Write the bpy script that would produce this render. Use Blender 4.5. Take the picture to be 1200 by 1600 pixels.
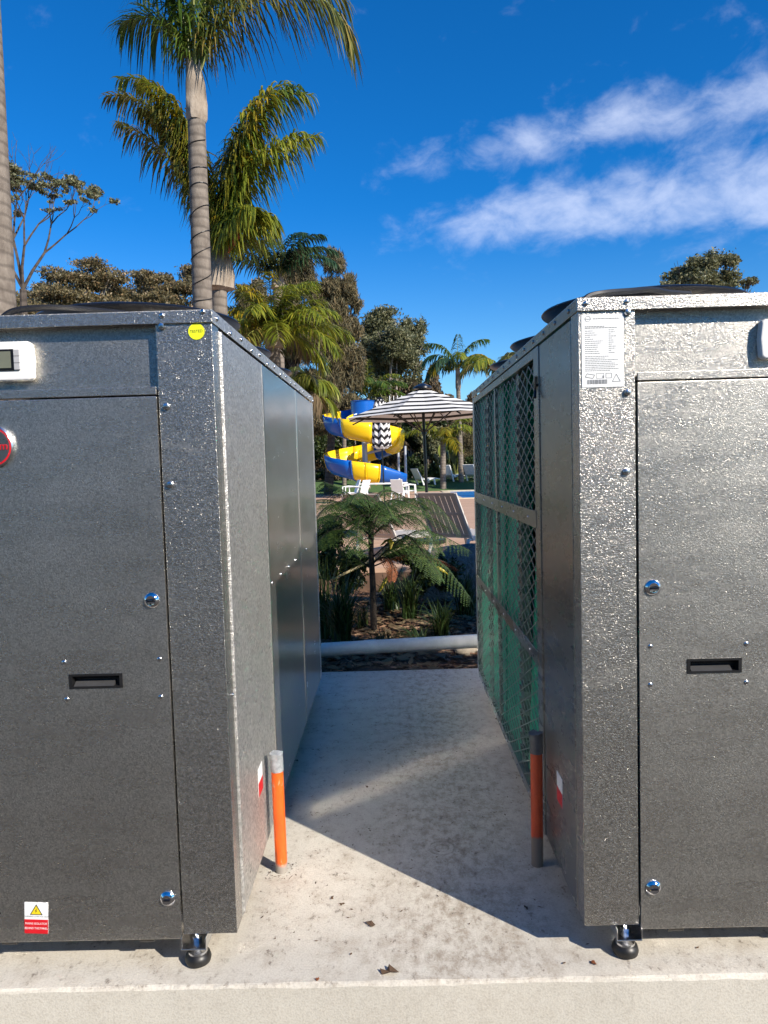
import bpy, bmesh, math, random
import numpy as np
from mathutils import Vector, Matrix, Euler
R = math.radians
rng = random.Random(7)
S = bpy.context.scene
for o in list(bpy.data.objects):
    bpy.data.objects.remove(o)
COL = S.collection

# ------------------------------------------------------------------ camera
F = 1160.0                                    # focal length in pixels of the 1200 x 1600 photo
CAMLOC = Vector((0, 0, 1.65))
cam = bpy.data.cameras.new('camera'); camo = bpy.data.objects.new('camera', cam)
COL.objects.link(camo); S.camera = camo
cam.sensor_fit = 'VERTICAL'; cam.sensor_height = 36.0; cam.lens = F / 1600 * 36
cam.clip_start = 0.05; cam.clip_end = 3000
CAMR = (Matrix.Rotation(R(0.64), 4, 'Z') @ Matrix.Rotation(R(90 - 3.6), 4, 'X') @ Matrix.Rotation(-0.028, 4, 'Z'))
camo.matrix_world = Matrix.Translation(CAMLOC) @ CAMR

def at(px, py, Y):
    """the point at depth Y seen at photo position (px, py)"""
    d = CAMR.to_3x3() @ Vector(((px - 600) / F, (800 - py) / F, -1))
    return CAMLOC + d * (Y / d.y)

# ------------------------------------------------------------------ sky, sun, exposure
SUN_AZ = (0.735, -0.678)                      # horizontal direction towards the sun
SUN_EL = R(33.5)
w = bpy.data.worlds.new('World'); S.world = w; w.use_nodes = True
N = w.node_tree.nodes; L = w.node_tree.links; N.clear()
wout = N.new('ShaderNodeOutputWorld'); bg = N.new('ShaderNodeBackground')
sky = N.new('ShaderNodeTexSky'); sky.sky_type = 'NISHITA'; sky.sun_disc = False
sky.sun_elevation = SUN_EL; sky.sun_rotation = math.atan2(SUN_AZ[0], SUN_AZ[1])
sky.air_density = 1.0; sky.dust_density = 0.1; sky.ozone_density = 4.0; sky.altitude = 0
bg.inputs['Strength'].default_value = 0.089
def wm(op, a, b=None, c=None, clamp=False):
    n = N.new('ShaderNodeMath'); n.operation = op; n.use_clamp = clamp
    for i, v in enumerate((a, b, c)):
        if v is None: continue
        if hasattr(v, 'is_linked'): L.new(v, n.inputs[i])
        else: n.inputs[i].default_value = v
    return n.outputs[0]
hs = N.new('ShaderNodeHueSaturation'); hs.inputs['Saturation'].default_value = 1.05; hs.inputs['Hue'].default_value = 0.5
tint = N.new('ShaderNodeMix'); tint.data_type = 'RGBA'; tint.blend_type = 'MULTIPLY'; tint.inputs[0].default_value = 1.0
tc0 = N.new('ShaderNodeTexCoord'); sp0_ = N.new('ShaderNodeSeparateXYZ'); L.new(tc0.outputs['Generated'], sp0_.inputs[0])
hz = N.new('ShaderNodeMapRange'); hz.inputs[1].default_value = 0.02; hz.inputs[2].default_value = 0.34; hz.interpolation_type = 'SMOOTHSTEP'; L.new(sp0_.outputs[2], hz.inputs[0])
tm = N.new('ShaderNodeMix'); tm.data_type = 'RGBA'; tm.inputs['A'].default_value = (0.62, 0.87, 1.02, 1); tm.inputs['B'].default_value = (0.22, 0.64, 1.03, 1)
L.new(hz.outputs[0], tm.inputs[0]); L.new(tm.outputs['Result'], tint.inputs['B'])
L.new(sky.outputs[0], tint.inputs['A']); L.new(tint.outputs['Result'], hs.inputs['Color'])
tc = N.new('ShaderNodeTexCoord'); sep = N.new('ShaderNodeSeparateXYZ'); L.new(tc.outputs['Generated'], sep.inputs[0])
zc = wm('MAXIMUM', sep.outputs[2], 0.06)
qx = wm('DIVIDE', sep.outputs[0], zc); qy = wm('DIVIDE', sep.outputs[1], zc)
cmb = N.new('ShaderNodeCombineXYZ'); L.new(qx, cmb.inputs[0]); L.new(qy, cmb.inputs[1])
mp = N.new('ShaderNodeMapping'); mp.inputs['Rotation'].default_value = (0, 0, R(28)); mp.inputs['Scale'].default_value = (1.0, 1.15, 1)
L.new(cmb.outputs[0], mp.inputs[0])
n1 = N.new('ShaderNodeTexNoise'); n1.inputs['Scale'].default_value = 14.0; n1.inputs['Detail'].default_value = 9; n1.inputs['Roughness'].default_value = 0.60
n1.inputs['Distortion'].default_value = 0.25
az_ = wm('ARCTAN2', sep.outputs[0], sep.outputs[1]); el_ = wm('ARCSINE', sep.outputs[2])
cmb2 = N.new('ShaderNodeCombineXYZ'); L.new(az_, cmb2.inputs[0]); L.new(el_, cmb2.inputs[1])
mp2 = N.new('ShaderNodeMapping'); mp2.inputs['Rotation'].default_value = (0, 0, R(-22)); mp2.inputs['Scale'].default_value = (1.0, 1.55, 1)
L.new(cmb2.outputs[0], mp2.inputs[0]); L.new(mp2.outputs[0], n1.inputs['Vector'])
n2 = N.new('ShaderNodeTexNoise'); n2.inputs['Scale'].default_value = 0.75; n2.inputs['Detail'].default_value = 2
L.new(mp.outputs[0], n2.inputs['Vector'])
# banks of broken altocumulus north-east of the slab; they run on to the right out of view
c28, s28 = math.cos(R(28)), math.sin(R(28))
uu = wm('SUBTRACT', wm('MULTIPLY', qx, c28), wm('MULTIPLY', qy, s28)); vv = wm('ADD', wm('MULTIPLY', qx, s28), wm('MULTIPLY', qy, c28))
u0 = wm('ADD', uu, 1.6)
def bankf(vc, slope, w0, wk, amp):
    w_ = wm('ADD', wm('MULTIPLY', wm('MAXIMUM', u0, 0.0), wk), w0)
    d_ = wm('DIVIDE', wm('SUBTRACT', vv, wm('ADD', wm('MULTIPLY', u0, slope), vc)), w_)
    return wm('MULTIPLY', wm('POWER', 2.718, wm('MULTIPLY', wm('MULTIPLY', d_, d_), -1.0)), amp)
side = wm('MULTIPLY', wm('SUBTRACT', qx, -0.20), 1.5, clamp=True)
cov = wm('MULTIPLY', wm('MAXIMUM', bankf(3.0, 0.18, 0.20, 0.42, 1.0), bankf(2.28, 0.08, 0.12, 0.12, 0.85)), side)
dens = wm('ADD', n1.outputs[0], wm('ADD', wm('SUBTRACT', wm('MULTIPLY', cov, 0.46), 0.10), wm('MULTIPLY', wm('SUBTRACT', n2.outputs[0], 0.5), 0.12)))
mr = N.new('ShaderNodeMapRange'); mr.interpolation_type = 'SMOOTHSTEP'
mr.inputs[1].default_value = 0.50; mr.inputs[2].default_value = 1.10; mr.inputs[3].default_value = 0; mr.inputs[4].default_value = 0.58
L.new(dens, mr.inputs[0])
mixc = N.new('ShaderNodeMix'); mixc.data_type = 'RGBA'
mixc.inputs['B'].default_value = (6.0, 6.5, 7.9, 1)
L.new(mr.outputs[0], mixc.inputs['Factor']); L.new(hs.outputs[0], mixc.inputs['A'])
L.new(mixc.outputs['Result'], bg.inputs['Color']); L.new(bg.outputs[0], wout.inputs[0])

sl = bpy.data.lights.new('sun', 'SUN'); sl.energy = 4.2; sl.angle = R(0.53); sl.color = (1.0, 0.92, 0.80)
so = bpy.data.objects.new('sun', sl); COL.objects.link(so)
sd = Vector((SUN_AZ[0] * math.cos(SUN_EL), SUN_AZ[1] * math.cos(SUN_EL), math.sin(SUN_EL)))
so.rotation_euler = (-sd).to_track_quat('-Z', 'Y').to_euler(); so.location = (8, -8, 12)

S.view_settings.view_transform = 'Standard'; S.view_settings.look = 'None'
S.view_settings.exposure = 0.82; S.view_settings.gamma = 1.0
S.render.engine = 'CYCLES'
S.cycles.use_denoising = True; S.cycles.max_bounces = 10; S.cycles.diffuse_bounces = 4; S.cycles.glossy_bounces = 6
S.cycles.transparent_max_bounces = 12; S.cycles.sample_clamp_indirect = 0.0; S.cycles.blur_glossy = 0.0

# ------------------------------------------------------------------ material helpers
class Mat:
    def __init__(s, name):
        s.m = bpy.data.materials.new(name); s.m.use_nodes = True
        s.n = s.m.node_tree.nodes; s.l = s.m.node_tree.links
        s.b = s.n['Principled BSDF']; s.out = s.n['Material Output']
        s.tc = s.n.new('ShaderNodeTexCoord')
    def set(s, **k):
        for a, v in k.items():
            i = s.b.inputs[a.replace('_', ' ')]
            if hasattr(v, 'is_linked'): s.l.new(v, i)
            else: i.default_value = (*v, 1) if isinstance(v, tuple) and len(v) == 3 else v
        return s
    def math(s, op, a, b=None, c=None, clamp=False):
        n = s.n.new('ShaderNodeMath'); n.operation = op; n.use_clamp = clamp
        for i, v in enumerate((a, b, c)):
            if v is None: continue
            if hasattr(v, 'is_linked'): s.l.new(v, n.inputs[i])
            else: n.inputs[i].default_value = v
        return n.outputs[0]
    def coord(s, scale=(1, 1, 1), kind='Object', rot=(0, 0, 0), loc=(0, 0, 0)):
        mp = s.n.new('ShaderNodeMapping'); mp.inputs['Scale'].default_value = scale
        mp.inputs['Rotation'].default_value = rot; mp.inputs['Location'].default_value = loc
        s.l.new(s.tc.outputs[kind], mp.inputs[0]); return mp.outputs[0]
    def sep(s, v):
        n = s.n.new('ShaderNodeSeparateXYZ'); s.l.new(v, n.inputs[0]); return n.outputs
    def noise(s, scale, detail=3, rough=0.5, vec=None, dist=0.0):
        n = s.n.new('ShaderNodeTexNoise'); n.inputs['Scale'].default_value = scale
        n.inputs['Detail'].default_value = detail; n.inputs['Roughness'].default_value = rough; n.inputs['Distortion'].default_value = dist
        s.l.new(vec if vec is not None else s.tc.outputs['Object'], n.inputs['Vector']); return n.outputs[0]
    def voro(s, scale, feature='F1', vec=None, out=0):
        n = s.n.new('ShaderNodeTexVoronoi'); n.feature = feature; n.inputs['Scale'].default_value = scale
        s.l.new(vec if vec is not None else s.tc.outputs['Object'], n.inputs['Vector']); return n.outputs[out]
    def ramp(s, fac, stops, interp='LINEAR'):
        n = s.n.new('ShaderNodeValToRGB'); n.color_ramp.interpolation = interp
        e = n.color_ramp.elements
        while len(e) < len(stops): e.new(0.5)
        for i, (p, c) in enumerate(stops):
            e[i].position = p; e[i].color = (*c, 1) if len(c) == 3 else c
        s.l.new(fac, n.inputs[0]); return n.outputs[0]
    def maprange(s, v, a, b, c=0.0, d=1.0):
        n = s.n.new('ShaderNodeMapRange'); n.inputs[1].default_value = a; n.inputs[2].default_value = b
        n.inputs[3].default_value = c; n.inputs[4].default_value = d
        s.l.new(v, n.inputs[0]); return n.outputs[0]
    def mix(s, f, a, b, blend='MIX'):
        n = s.n.new('ShaderNodeMix'); n.data_type = 'RGBA'; n.blend_type = blend
        for key, v in (('Factor', f), ('A', a), ('B', b)):
            if hasattr(v, 'is_linked'): s.l.new(v, n.inputs[key] if key != 'Factor' else n.inputs[0])
            else: (n.inputs[key] if key != 'Factor' else n.inputs[0]).default_value = (*v, 1) if isinstance(v, tuple) else v
        return n.outputs['Result']
    def bump(s, h, strength=0.5, dist=0.01):
        n = s.n.new('ShaderNodeBump'); n.inputs['Strength'].default_value = strength; n.inputs['Distance'].default_value = dist
        s.l.new(h, n.inputs['Height']); s.l.new(n.outputs[0], s.b.inputs['Normal']); return n.outputs[0]
    def island(s):
        g = s.n.new('ShaderNodeNewGeometry'); return g.outputs['Random Per Island']
    def objrand(s):
        g = s.n.new('ShaderNodeObjectInfo'); return g.outputs['Random']

def plain(name, col, rough=0.5, metal=0.0, var=0.06, scale=14, bump=0.0):
    m = Mat(name)
    f = m.noise(scale, 4, 0.6)
    c = m.ramp(f, [(0.3, tuple(max(0, x * (1 - var * 2)) for x in col)), (0.7, tuple(min(1, x * (1 + var)) for x in col))])
    m.set(Base_Color=c, Roughness=rough, Metallic=metal)
    if bump: m.bump(m.noise(scale * 8, 3), bump, 0.004)
    return m.m

def steel(name, scale, dist, rough, col=(0.62, 0.605, 0.58), stretch=(1, 1, 1), det=1.0, broad=0.45, broad_r=0.55, spangle=0.35):
    m = Mat(name)
    v = m.coord(stretch)
    a = m.noise(scale, det, 0.5, v, 0.9)
    b = m.noise(scale * 2.3, 1, 0.5, v)
    hh = m.math('ADD', a, m.math('MULTIPLY', b, 0.25))
    big = m.noise(2.2, 3)
    tint = m.ramp(big, [(0.3, tuple(x * 0.92 for x in col)), (0.7, col)])
    sp_ = m.ramp(m.voro(scale * 0.75, 'F1', v, 1), [(0.0, (1 - spangle,) * 3), (1.0, (1.0,) * 3)])
    tint = m.mix(1.0, tint, sp_, 'MULTIPLY')
    smear = m.noise(1.0, 5, 0.65, m.coord((3, 3, 9)))
    m.set(Base_Color=tint, Metallic=1.0, Roughness=m.maprange(smear, 0.3, 0.75, rough * 0.75, rough * 1.35))
    nb = m.bump(hh, 1.0, dist)
    p2 = m.n.new('ShaderNodeBsdfPrincipled'); p2.inputs['Metallic'].default_value = 1.0; p2.inputs['Roughness'].default_value = broad_r
    m.l.new(tint, p2.inputs['Base Color']); m.l.new(nb, p2.inputs['Normal'])
    mx = m.n.new('ShaderNodeMixShader'); mx.inputs[0].default_value = broad
    m.l.new(m.b.outputs[0], mx.inputs[1]); m.l.new(p2.outputs[0], mx.inputs[2]); m.l.new(mx.outputs[0], m.out.inputs[0])
    return m.m

def leafmat(name, c0, c1, rough=0.45, trans=0.3, c2=None):
    m = Mat(name)
    st = [(0.0, c0), (1.0, c1)] if c2 is None else [(0.0, c0), (0.75, c1), (1.0, c2)]
    c = m.ramp(m.island(), st)
    m.set(Base_Color=c, Roughness=rough)
    t = m.n.new('ShaderNodeBsdfTranslucent'); mx = m.n.new('ShaderNodeMixShader'); mx.inputs[0].default_value = trans
    m.l.new(c, t.inputs[0]); m.l.new(m.b.outputs[0], mx.inputs[1]); m.l.new(t.outputs[0], mx.inputs[2])
    m.l.new(mx.outputs[0], m.out.inputs[0])
    return m.m

M = {}
M['steel_post'] = steel('embossed_steel_coarse', 235, 0.00145, 0.24, col=(0.72, 0.685, 0.63), broad=0.20, broad_r=0.62, spangle=0.5)
M['steel_door'] = steel('embossed_steel_fine', 280, 0.00090, 0.28, col=(0.70, 0.67, 0.62), broad=0.24, broad_r=0.62, spangle=0.45)
M['steel_side'] = steel('embossed_steel_side', 150, 0.0024, 0.30, col=(0.78, 0.755, 0.715), broad=0.6, broad_r=0.72, spangle=0.5)
M['steel_gloss'] = steel('smooth_steel_panel', 120, 0.00012, 0.22, col=(0.72, 0.70, 0.67), broad=0.32, broad_r=0.5, spangle=0.06)
M['steel_plain'] = steel('galvanised_steel', 40, 0.00008, 0.28, col=(0.40, 0.385, 0.36), broad=0.35, broad_r=0.5, spangle=0.08)
M['steel_grille'] = plain('galvanised_mesh', (0.30, 0.31, 0.30), 0.45, 0.6, 0.1, 30)
M['zinc'] = plain('zinc_bolt', (0.72, 0.73, 0.75), 0.22, 1.0, 0.05, 60)
M['chrome'] = plain('chrome', (0.8, 0.8, 0.82), 0.07, 1.0, 0.02, 60)
M['black'] = plain('black_powder_coat', (0.008, 0.008, 0.009), 0.28, 0.0, 0.2, 20)
M['black_plastic'] = plain('black_plastic', (0.012, 0.012, 0.013), 0.4, 0.0, 0.2, 20)
M['dark_grip'] = plain('dark_grey_grip', (0.05, 0.05, 0.052), 0.4, 0.0, 0.1, 20)
M['rubber'] = plain('black_rubber', (0.015, 0.014, 0.013), 0.42, 0.0, 0.3, 30)
M['white_plastic'] = plain('white_plastic', (0.80, 0.80, 0.78), 0.35, 0.0, 0.03, 8)
M['white_paper'] = plain('white_sticker', (0.82, 0.83, 0.83), 0.4, 0.0, 0.02, 40)
M['print'] = plain('grey_print', (0.22, 0.23, 0.24), 0.5, 0.0, 0.1, 90)
M['print_black'] = plain('black_print', (0.02, 0.02, 0.02), 0.5, 0.0, 0.1, 90)
M['red'] = plain('red_print', (0.62, 0.012, 0.02), 0.4, 0.0, 0.06, 40)
M['yellow'] = plain('yellow_print', (0.85, 0.62, 0.02), 0.4, 0.0, 0.05, 40)
M['fluoro'] = plain('fluorescent_yellow_sticker', (0.80, 0.86, 0.02), 0.45, 0.0, 0.03, 40)
M['screen'] = plain('lcd_screen', (0.16, 0.17, 0.13), 0.15, 0.0, 0.05, 20)
M['button'] = plain('grey_button', (0.42, 0.42, 0.43), 0.4, 0.0, 0.05, 20)
M['tape'] = plain('grey_duct_tape', (0.40, 0.42, 0.44), 0.32, 0.25, 0.2, 40, 0.6)
M['pvc'] = plain('white_pvc', (0.66, 0.66, 0.62), 0.35, 0.0, 0.12, 6)

def mk_orange():
    m = Mat('orange_painted_conduit')
    f = m.noise(16, 5, 0.7, m.coord((1, 1, 0.4)))
    c = m.ramp(f, [(0.2, (0.55, 0.07, 0.012)), (0.57, (0.80, 0.125, 0.012)), (0.63, (0.62, 0.36, 0.22))])
    z = m.sep(m.tc.outputs['Object'])[2]
    g = m.math('ADD', z, m.math('MULTIPLY', f, 0.05))
    c = m.mix(m.maprange(g, 0.07, 0.055), c, (0.30, 0.27, 0.24))
    m.set(Base_Color=c, Roughness=0.42); m.bump(f, 0.25, 0.002); return m.m
M['orange'] = mk_orange()
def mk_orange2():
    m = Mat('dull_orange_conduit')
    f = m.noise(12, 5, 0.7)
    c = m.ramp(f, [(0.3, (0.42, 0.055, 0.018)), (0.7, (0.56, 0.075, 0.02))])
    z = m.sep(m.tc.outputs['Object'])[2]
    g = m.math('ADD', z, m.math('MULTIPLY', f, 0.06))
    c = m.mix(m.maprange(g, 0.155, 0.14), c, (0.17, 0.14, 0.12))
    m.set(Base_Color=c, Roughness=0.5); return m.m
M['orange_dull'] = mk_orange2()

def mk_concrete(name, base, dirty=1.0):
    m = Mat(name)
    a = m.noise(1.3, 6, 0.62); b = m.noise(10, 7, 0.74); c = m.noise(46, 4, 0.7, m.coord((1, 0.55, 1)))
    d = m.noise(150, 2, 0.6)
    col = m.ramp(a, [(0.32, tuple(x * 0.86 for x in base)), (0.68, base)])
    gn = m.n.new('ShaderNodeNewGeometry'); up = m.math('MAXIMUM', m.sep(gn.outputs['Normal'])[2], 0.22)
    col = m.mix(m.math('MULTIPLY', m.math('MULTIPLY', m.maprange(b, 0.47, 0.70), up), 0.45 * dirty), col, (0.25, 0.185, 0.125))
    pc = m.sep(m.tc.outputs['Object']); dxs = m.math('DIVIDE', m.math('SUBTRACT', pc[0], 0.22), 0.34)
    lane = m.math('POWER', 2.718, m.math('MULTIPLY', m.math('MULTIPLY', dxs, dxs), -1.0))
    e_ = m.noise(22, 6, 0.75, m.coord((1, 0.6, 1)))
    col = m.mix(m.math('MULTIPLY', m.math('MULTIPLY', m.maprange(e_, 0.44, 0.66), m.math('MULTIPLY', lane, up)), 0.75 * dirty), col, (0.20, 0.145, 0.095))
    spots = m.math('MULTIPLY', m.maprange(c, 0.55, 0.66), m.maprange(b, 0.42, 0.60))
    col = m.mix(m.math('MULTIPLY', m.math('MULTIPLY', spots, up), 0.75 * dirty), col, (0.11, 0.085, 0.065))
    col = m.mix(m.math('MULTIPLY', m.maprange(d, 0.45, 0.72), 0.30), col, (0.20, 0.165, 0.13))
    # a foot-shaped ring stain left by a levelling foot, worn into the surface
    p = m.sep(m.tc.outputs['Object'])
    ex = m.math('MULTIPLY', m.math('SUBTRACT', p[0], 0.175), 1.0); ey = m.math('SUBTRACT', p[1], 3.10)
    r = m.math('SQRT', m.math('ADD', m.math('MULTIPLY', ex, ex), m.math('MULTIPLY', ey, ey)))
    r = m.math('ADD', r, m.math('MULTIPLY', m.math('SUBTRACT', b, 0.5), 0.02))
    w1 = m.math('SUBTRACT', 1.0, m.math('MULTIPLY', m.math('ABSOLUTE', m.math('SUBTRACT', r, 0.055)), 120.0), clamp=True)
    w2 = m.math('SUBTRACT', 1.0, m.math('MULTIPLY', m.math('ABSOLUTE', m.math('SUBTRACT', r, 0.028)), 150.0), clamp=True)
    ring = m.math('MULTIPLY', m.math('MAXIMUM', w1, w2), m.maprange(c, 0.35, 0.55))
    col = m.mix(m.math('MULTIPLY', ring, 0.5), col, (0.13, 0.11, 0.09))
    m.set(Base_Color=col, Roughness=0.82)
    m.bump(m.math('ADD', m.math('MULTIPLY', d, 0.4), b), 0.35, 0.006)
    return m.m
M['concrete'] = mk_concrete('trowelled_concrete', (0.60, 0.56, 0.485))

def mk_soil(name, c0, c1, scale=30):
    m = Mat(name)
    f = m.noise(scale, 6, 0.7); g = m.noise(1.5, 4)
    c = m.ramp(f, [(0.3, c0), (0.7, c1)])
    c = m.mix(m.math('MULTIPLY', g, 0.3), c, c0)
    m.set(Base_Color=c, Roughness=0.95); m.bump(f, 0.8, 0.03); return m.m
M['soil'] = mk_soil('mulch_soil', (0.035, 0.022, 0.015), (0.13, 0.08, 0.05))
M['gravel'] = mk_soil('dark_asphalt', (0.042, 0.034, 0.027), (0.075, 0.062, 0.05), 45)
M['grass'] = mk_soil('lawn_grass', (0.035, 0.085, 0.018), (0.10, 0.17, 0.045), 20)
M['dirt'] = mk_soil('bush_ground', (0.05, 0.045, 0.025), (0.12, 0.09, 0.05), 3)
def mk_deck():
    m = Mat('tan_deck_boards')
    p = m.sep(m.tc.outputs['Object'])
    line = m.math('PINGPONG', p[1], 0.07)
    gap = m.maprange(line, 0.004, 0.0)
    f = m.noise(1.2, 5, 0.6, m.coord((0.5, 6, 1)))
    c = m.ramp(f, [(0.3, (0.42, 0.26, 0.165)), (0.7, (0.56, 0.37, 0.25))])
    c = m.mix(gap, c, (0.08, 0.05, 0.035))
    m.set(Base_Color=c, Roughness=0.7); m.bump(line, 0.3, 0.01); return m.m
M['deck'] = mk_deck()
M['riser'] = plain('brown_deck_riser', (0.16, 0.09, 0.055), 0.8, 0, 0.2, 6)
M['coping'] = plain('pale_pool_coping', (0.62, 0.52, 0.36), 0.7, 0, 0.1, 3)
def mk_water():
    m = Mat('pool_water'); m.set(Base_Color=(0.008, 0.14, 0.40), Roughness=0.35, Specular_IOR_Level=0.12); m.bump(m.noise(2.5, 3), 0.25, 0.05); return m.m
M['water'] = mk_water()
def mk_rock():
    m = Mat('dark_grey_rock_render')
    v = m.voro(16, 'DISTANCE_TO_EDGE'); f = m.noise(8, 5, 0.7)
    c = m.ramp(f, [(0.3, (0.075, 0.066, 0.058)), (0.7, (0.15, 0.135, 0.12))])
    c = m.mix(m.maprange(v, 0.05, 0.0), c, (0.16, 0.16, 0.16))
    m.set(Base_Color=c, Roughness=0.85); m.bump(m.math('ADD', f, v), 0.7, 0.03); return m.m
M['rock'] = mk_rock()
M['stone'] = plain('sandstone', (0.27, 0.23, 0.18), 0.9, 0, 0.2, 18, 0.5)
def mk_coil():
    m = Mat('green_coated_coil_fins')
    p = m.sep(m.tc.outputs['Object'])
    fin = m.math('PINGPONG', p[2], 0.006)
    row = m.math('PINGPONG', p[1], 0.011)
    f = m.noise(9, 3)
    c = m.ramp(f, [(0.3, (0.004, 0.44, 0.26)), (0.7, (0.006, 0.56, 0.34))])
    g = m.math('MULTIPLY', m.maprange(fin, 0.0, 0.003), m.maprange(row, 0.0, 0.005))
    c = m.mix(g, (0.003, 0.14, 0.085), c)
    m.set(Base_Color=c, Roughness=0.38); m.bump(m.math('ADD', m.math('MULTIPLY', fin, 60), m.math('MULTIPLY', row, 40)), 0.8, 0.004)
    return m.m
M['coil'] = mk_coil()
def mk_trunk(name, c0, c1, ring=9.0, depth=0.5):
    m = Mat(name)
    p = m.sep(m.tc.outputs['Object'])
    wv = m.n.new('ShaderNodeTexWave'); wv.bands_direction = 'Z'; wv.inputs['Scale'].default_value = ring
    wv.inputs['Distortion'].default_value = 3.2; wv.inputs['Detail'].default_value = 3
    m.l.new(m.tc.outputs['Object'], wv.inputs['Vector'])
    f = m.noise(9, 5, 0.7, m.coord((1, 1, 0.5)))
    c = m.ramp(f, [(0.3, c0), (0.7, c1)])
    c = m.mix(m.math('MULTIPLY', m.maprange(wv.outputs[1], 0.35, 0.0), 0.5), c, tuple(x * 0.45 for x in c0))
    m.set(Base_Color=c, Roughness=0.9); m.bump(m.math('ADD', m.math('MULTIPLY', wv.outputs[1], 0.5), f), depth, 0.02); return m.m
M['palm_trunk'] = mk_trunk('grey_ringed_palm_trunk', (0.125, 0.10, 0.08), (0.255, 0.215, 0.175), 2.2, 0.35)
M['boot'] = mk_trunk('pale_dry_leaf_base', (0.20, 0.155, 0.115), (0.43, 0.36, 0.285), 0.4, 0.9)
M['bark_dark'] = mk_trunk('dark_bark', (0.045, 0.035, 0.028), (0.11, 0.088, 0.07), 1.5, 0.8)
M['bark_pale'] = mk_trunk('pale_gum_bark', (0.30, 0.26, 0.22), (0.46, 0.41, 0.36), 0.6, 0.4)
M['rachis'] = plain('green_leaf_stalk', (0.20, 0.22, 0.05), 0.5, 0, 0.15, 6)
M['fern_stem'] = plain('dark_fern_stem', (0.035, 0.025, 0.016), 0.8, 0, 0.3, 20, 0.5)
M['palm_green'] = leafmat('palm_leaf_green', (0.025, 0.06, 0.010), (0.11, 0.185, 0.028), 0.35, 0.36, (0.19, 0.23, 0.04))
M['palm_dark'] = leafmat('palm_leaf_dark', (0.016, 0.04, 0.016), (0.05, 0.10, 0.04), 0.38, 0.25)
M['palm_olive'] = leafmat('palm_leaf_olive', (0.035, 0.06, 0.012), (0.17, 0.17, 0.03), 0.4, 0.32, (0.32, 0.23, 0.06))
M['palm_yellow'] = leafmat('palm_leaf_yellow', (0.10, 0.12, 0.014), (0.32, 0.27, 0.02), 0.4, 0.35, (0.45, 0.28, 0.02))
M['palm_lime'] = leafmat('palm_leaf_lime', (0.08, 0.125, 0.014), (0.25, 0.28, 0.03), 0.4, 0.38, (0.42, 0.36, 0.04))
M['palm_dry'] = leafmat('palm_leaf_dry', (0.11, 0.075, 0.04), (0.28, 0.20, 0.11), 0.7, 0.2)
M['spathe'] = plain('orange_brown_spathe', (0.36, 0.10, 0.03), 0.6, 0, 0.2, 10)
M['gum_leaf'] = leafmat('gum_leaf_olive', (0.07, 0.085, 0.044), (0.20, 0.20, 0.095), 0.5, 0.3, (0.30, 0.27, 0.15))
M['gum_brown'] = leafmat('gum_leaf_brownish', (0.075, 0.070, 0.036), (0.22, 0.18, 0.085), 0.5, 0.3, (0.31, 0.20, 0.10))
M['she_oak'] = leafmat('she_oak_needles', (0.055, 0.055, 0.028), (0.19, 0.155, 0.075), 0.7, 0.3, (0.28, 0.20, 0.10))
M['shrub_leaf'] = leafmat('shrub_leaf', (0.008, 0.018, 0.005), (0.045, 0.075, 0.018), 0.4, 0.2, (0.10, 0.12, 0.03))
M['dry_brush'] = leafmat('dry_brush_leaf', (0.05, 0.035, 0.02), (0.16, 0.115, 0.06), 0.8, 0.15)
M['fern_leaf'] = leafmat('fern_leaf', (0.018, 0.050, 0.010), (0.06, 0.11, 0.02), 0.62, 0.3, (0.10, 0.15, 0.028))
M['fern_brown'] = leafmat('fern_leaf_dead', (0.14, 0.05, 0.02), (0.34, 0.11, 0.04), 0.7, 0.3)
M['strap_leaf'] = leafmat('strap_leaf', (0.012, 0.030, 0.008), (0.05, 0.085, 0.02), 0.35, 0.25, (0.14, 0.14, 0.05))
M['chips'] = leafmat('bark_chips', (0.05, 0.025, 0.014), (0.24, 0.125, 0.07), 0.9, 0.0, (0.36, 0.24, 0.15))
M['litter'] = leafmat('dead_leaf_litter', (0.03, 0.018, 0.012), (0.13, 0.075, 0.04), 0.8, 0.0)
M['bamboo'] = plain('pale_bamboo', (0.50, 0.40, 0.20), 0.5, 0, 0.15, 8)
M['yellow_leaf'] = plain('yellowed_leaf', (0.42, 0.33, 0.03), 0.5, 0, 0.2, 8)
M['slide_blue'] = plain('blue_fibreglass', (0.006, 0.105, 0.44), 0.25, 0, 0.06, 2)
M['slide_yellow'] = plain('yellow_fibreglass', (0.86, 0.56, 0.008), 0.25, 0, 0.04, 2)
M['grey_paint'] = plain('grey_painted_steel', (0.42, 0.44, 0.47), 0.4, 0.2, 0.05, 4)
M['lounger'] = plain('taupe_resin', (0.54, 0.43, 0.34), 0.5, 0, 0.05, 6)
M['lounger_sunlit'] = plain('sunlit_taupe_resin', (0.56, 0.52, 0.48), 0.5, 0, 0.05, 6)  # the taupe resin lightened in its colour for the sunlit frame
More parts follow.
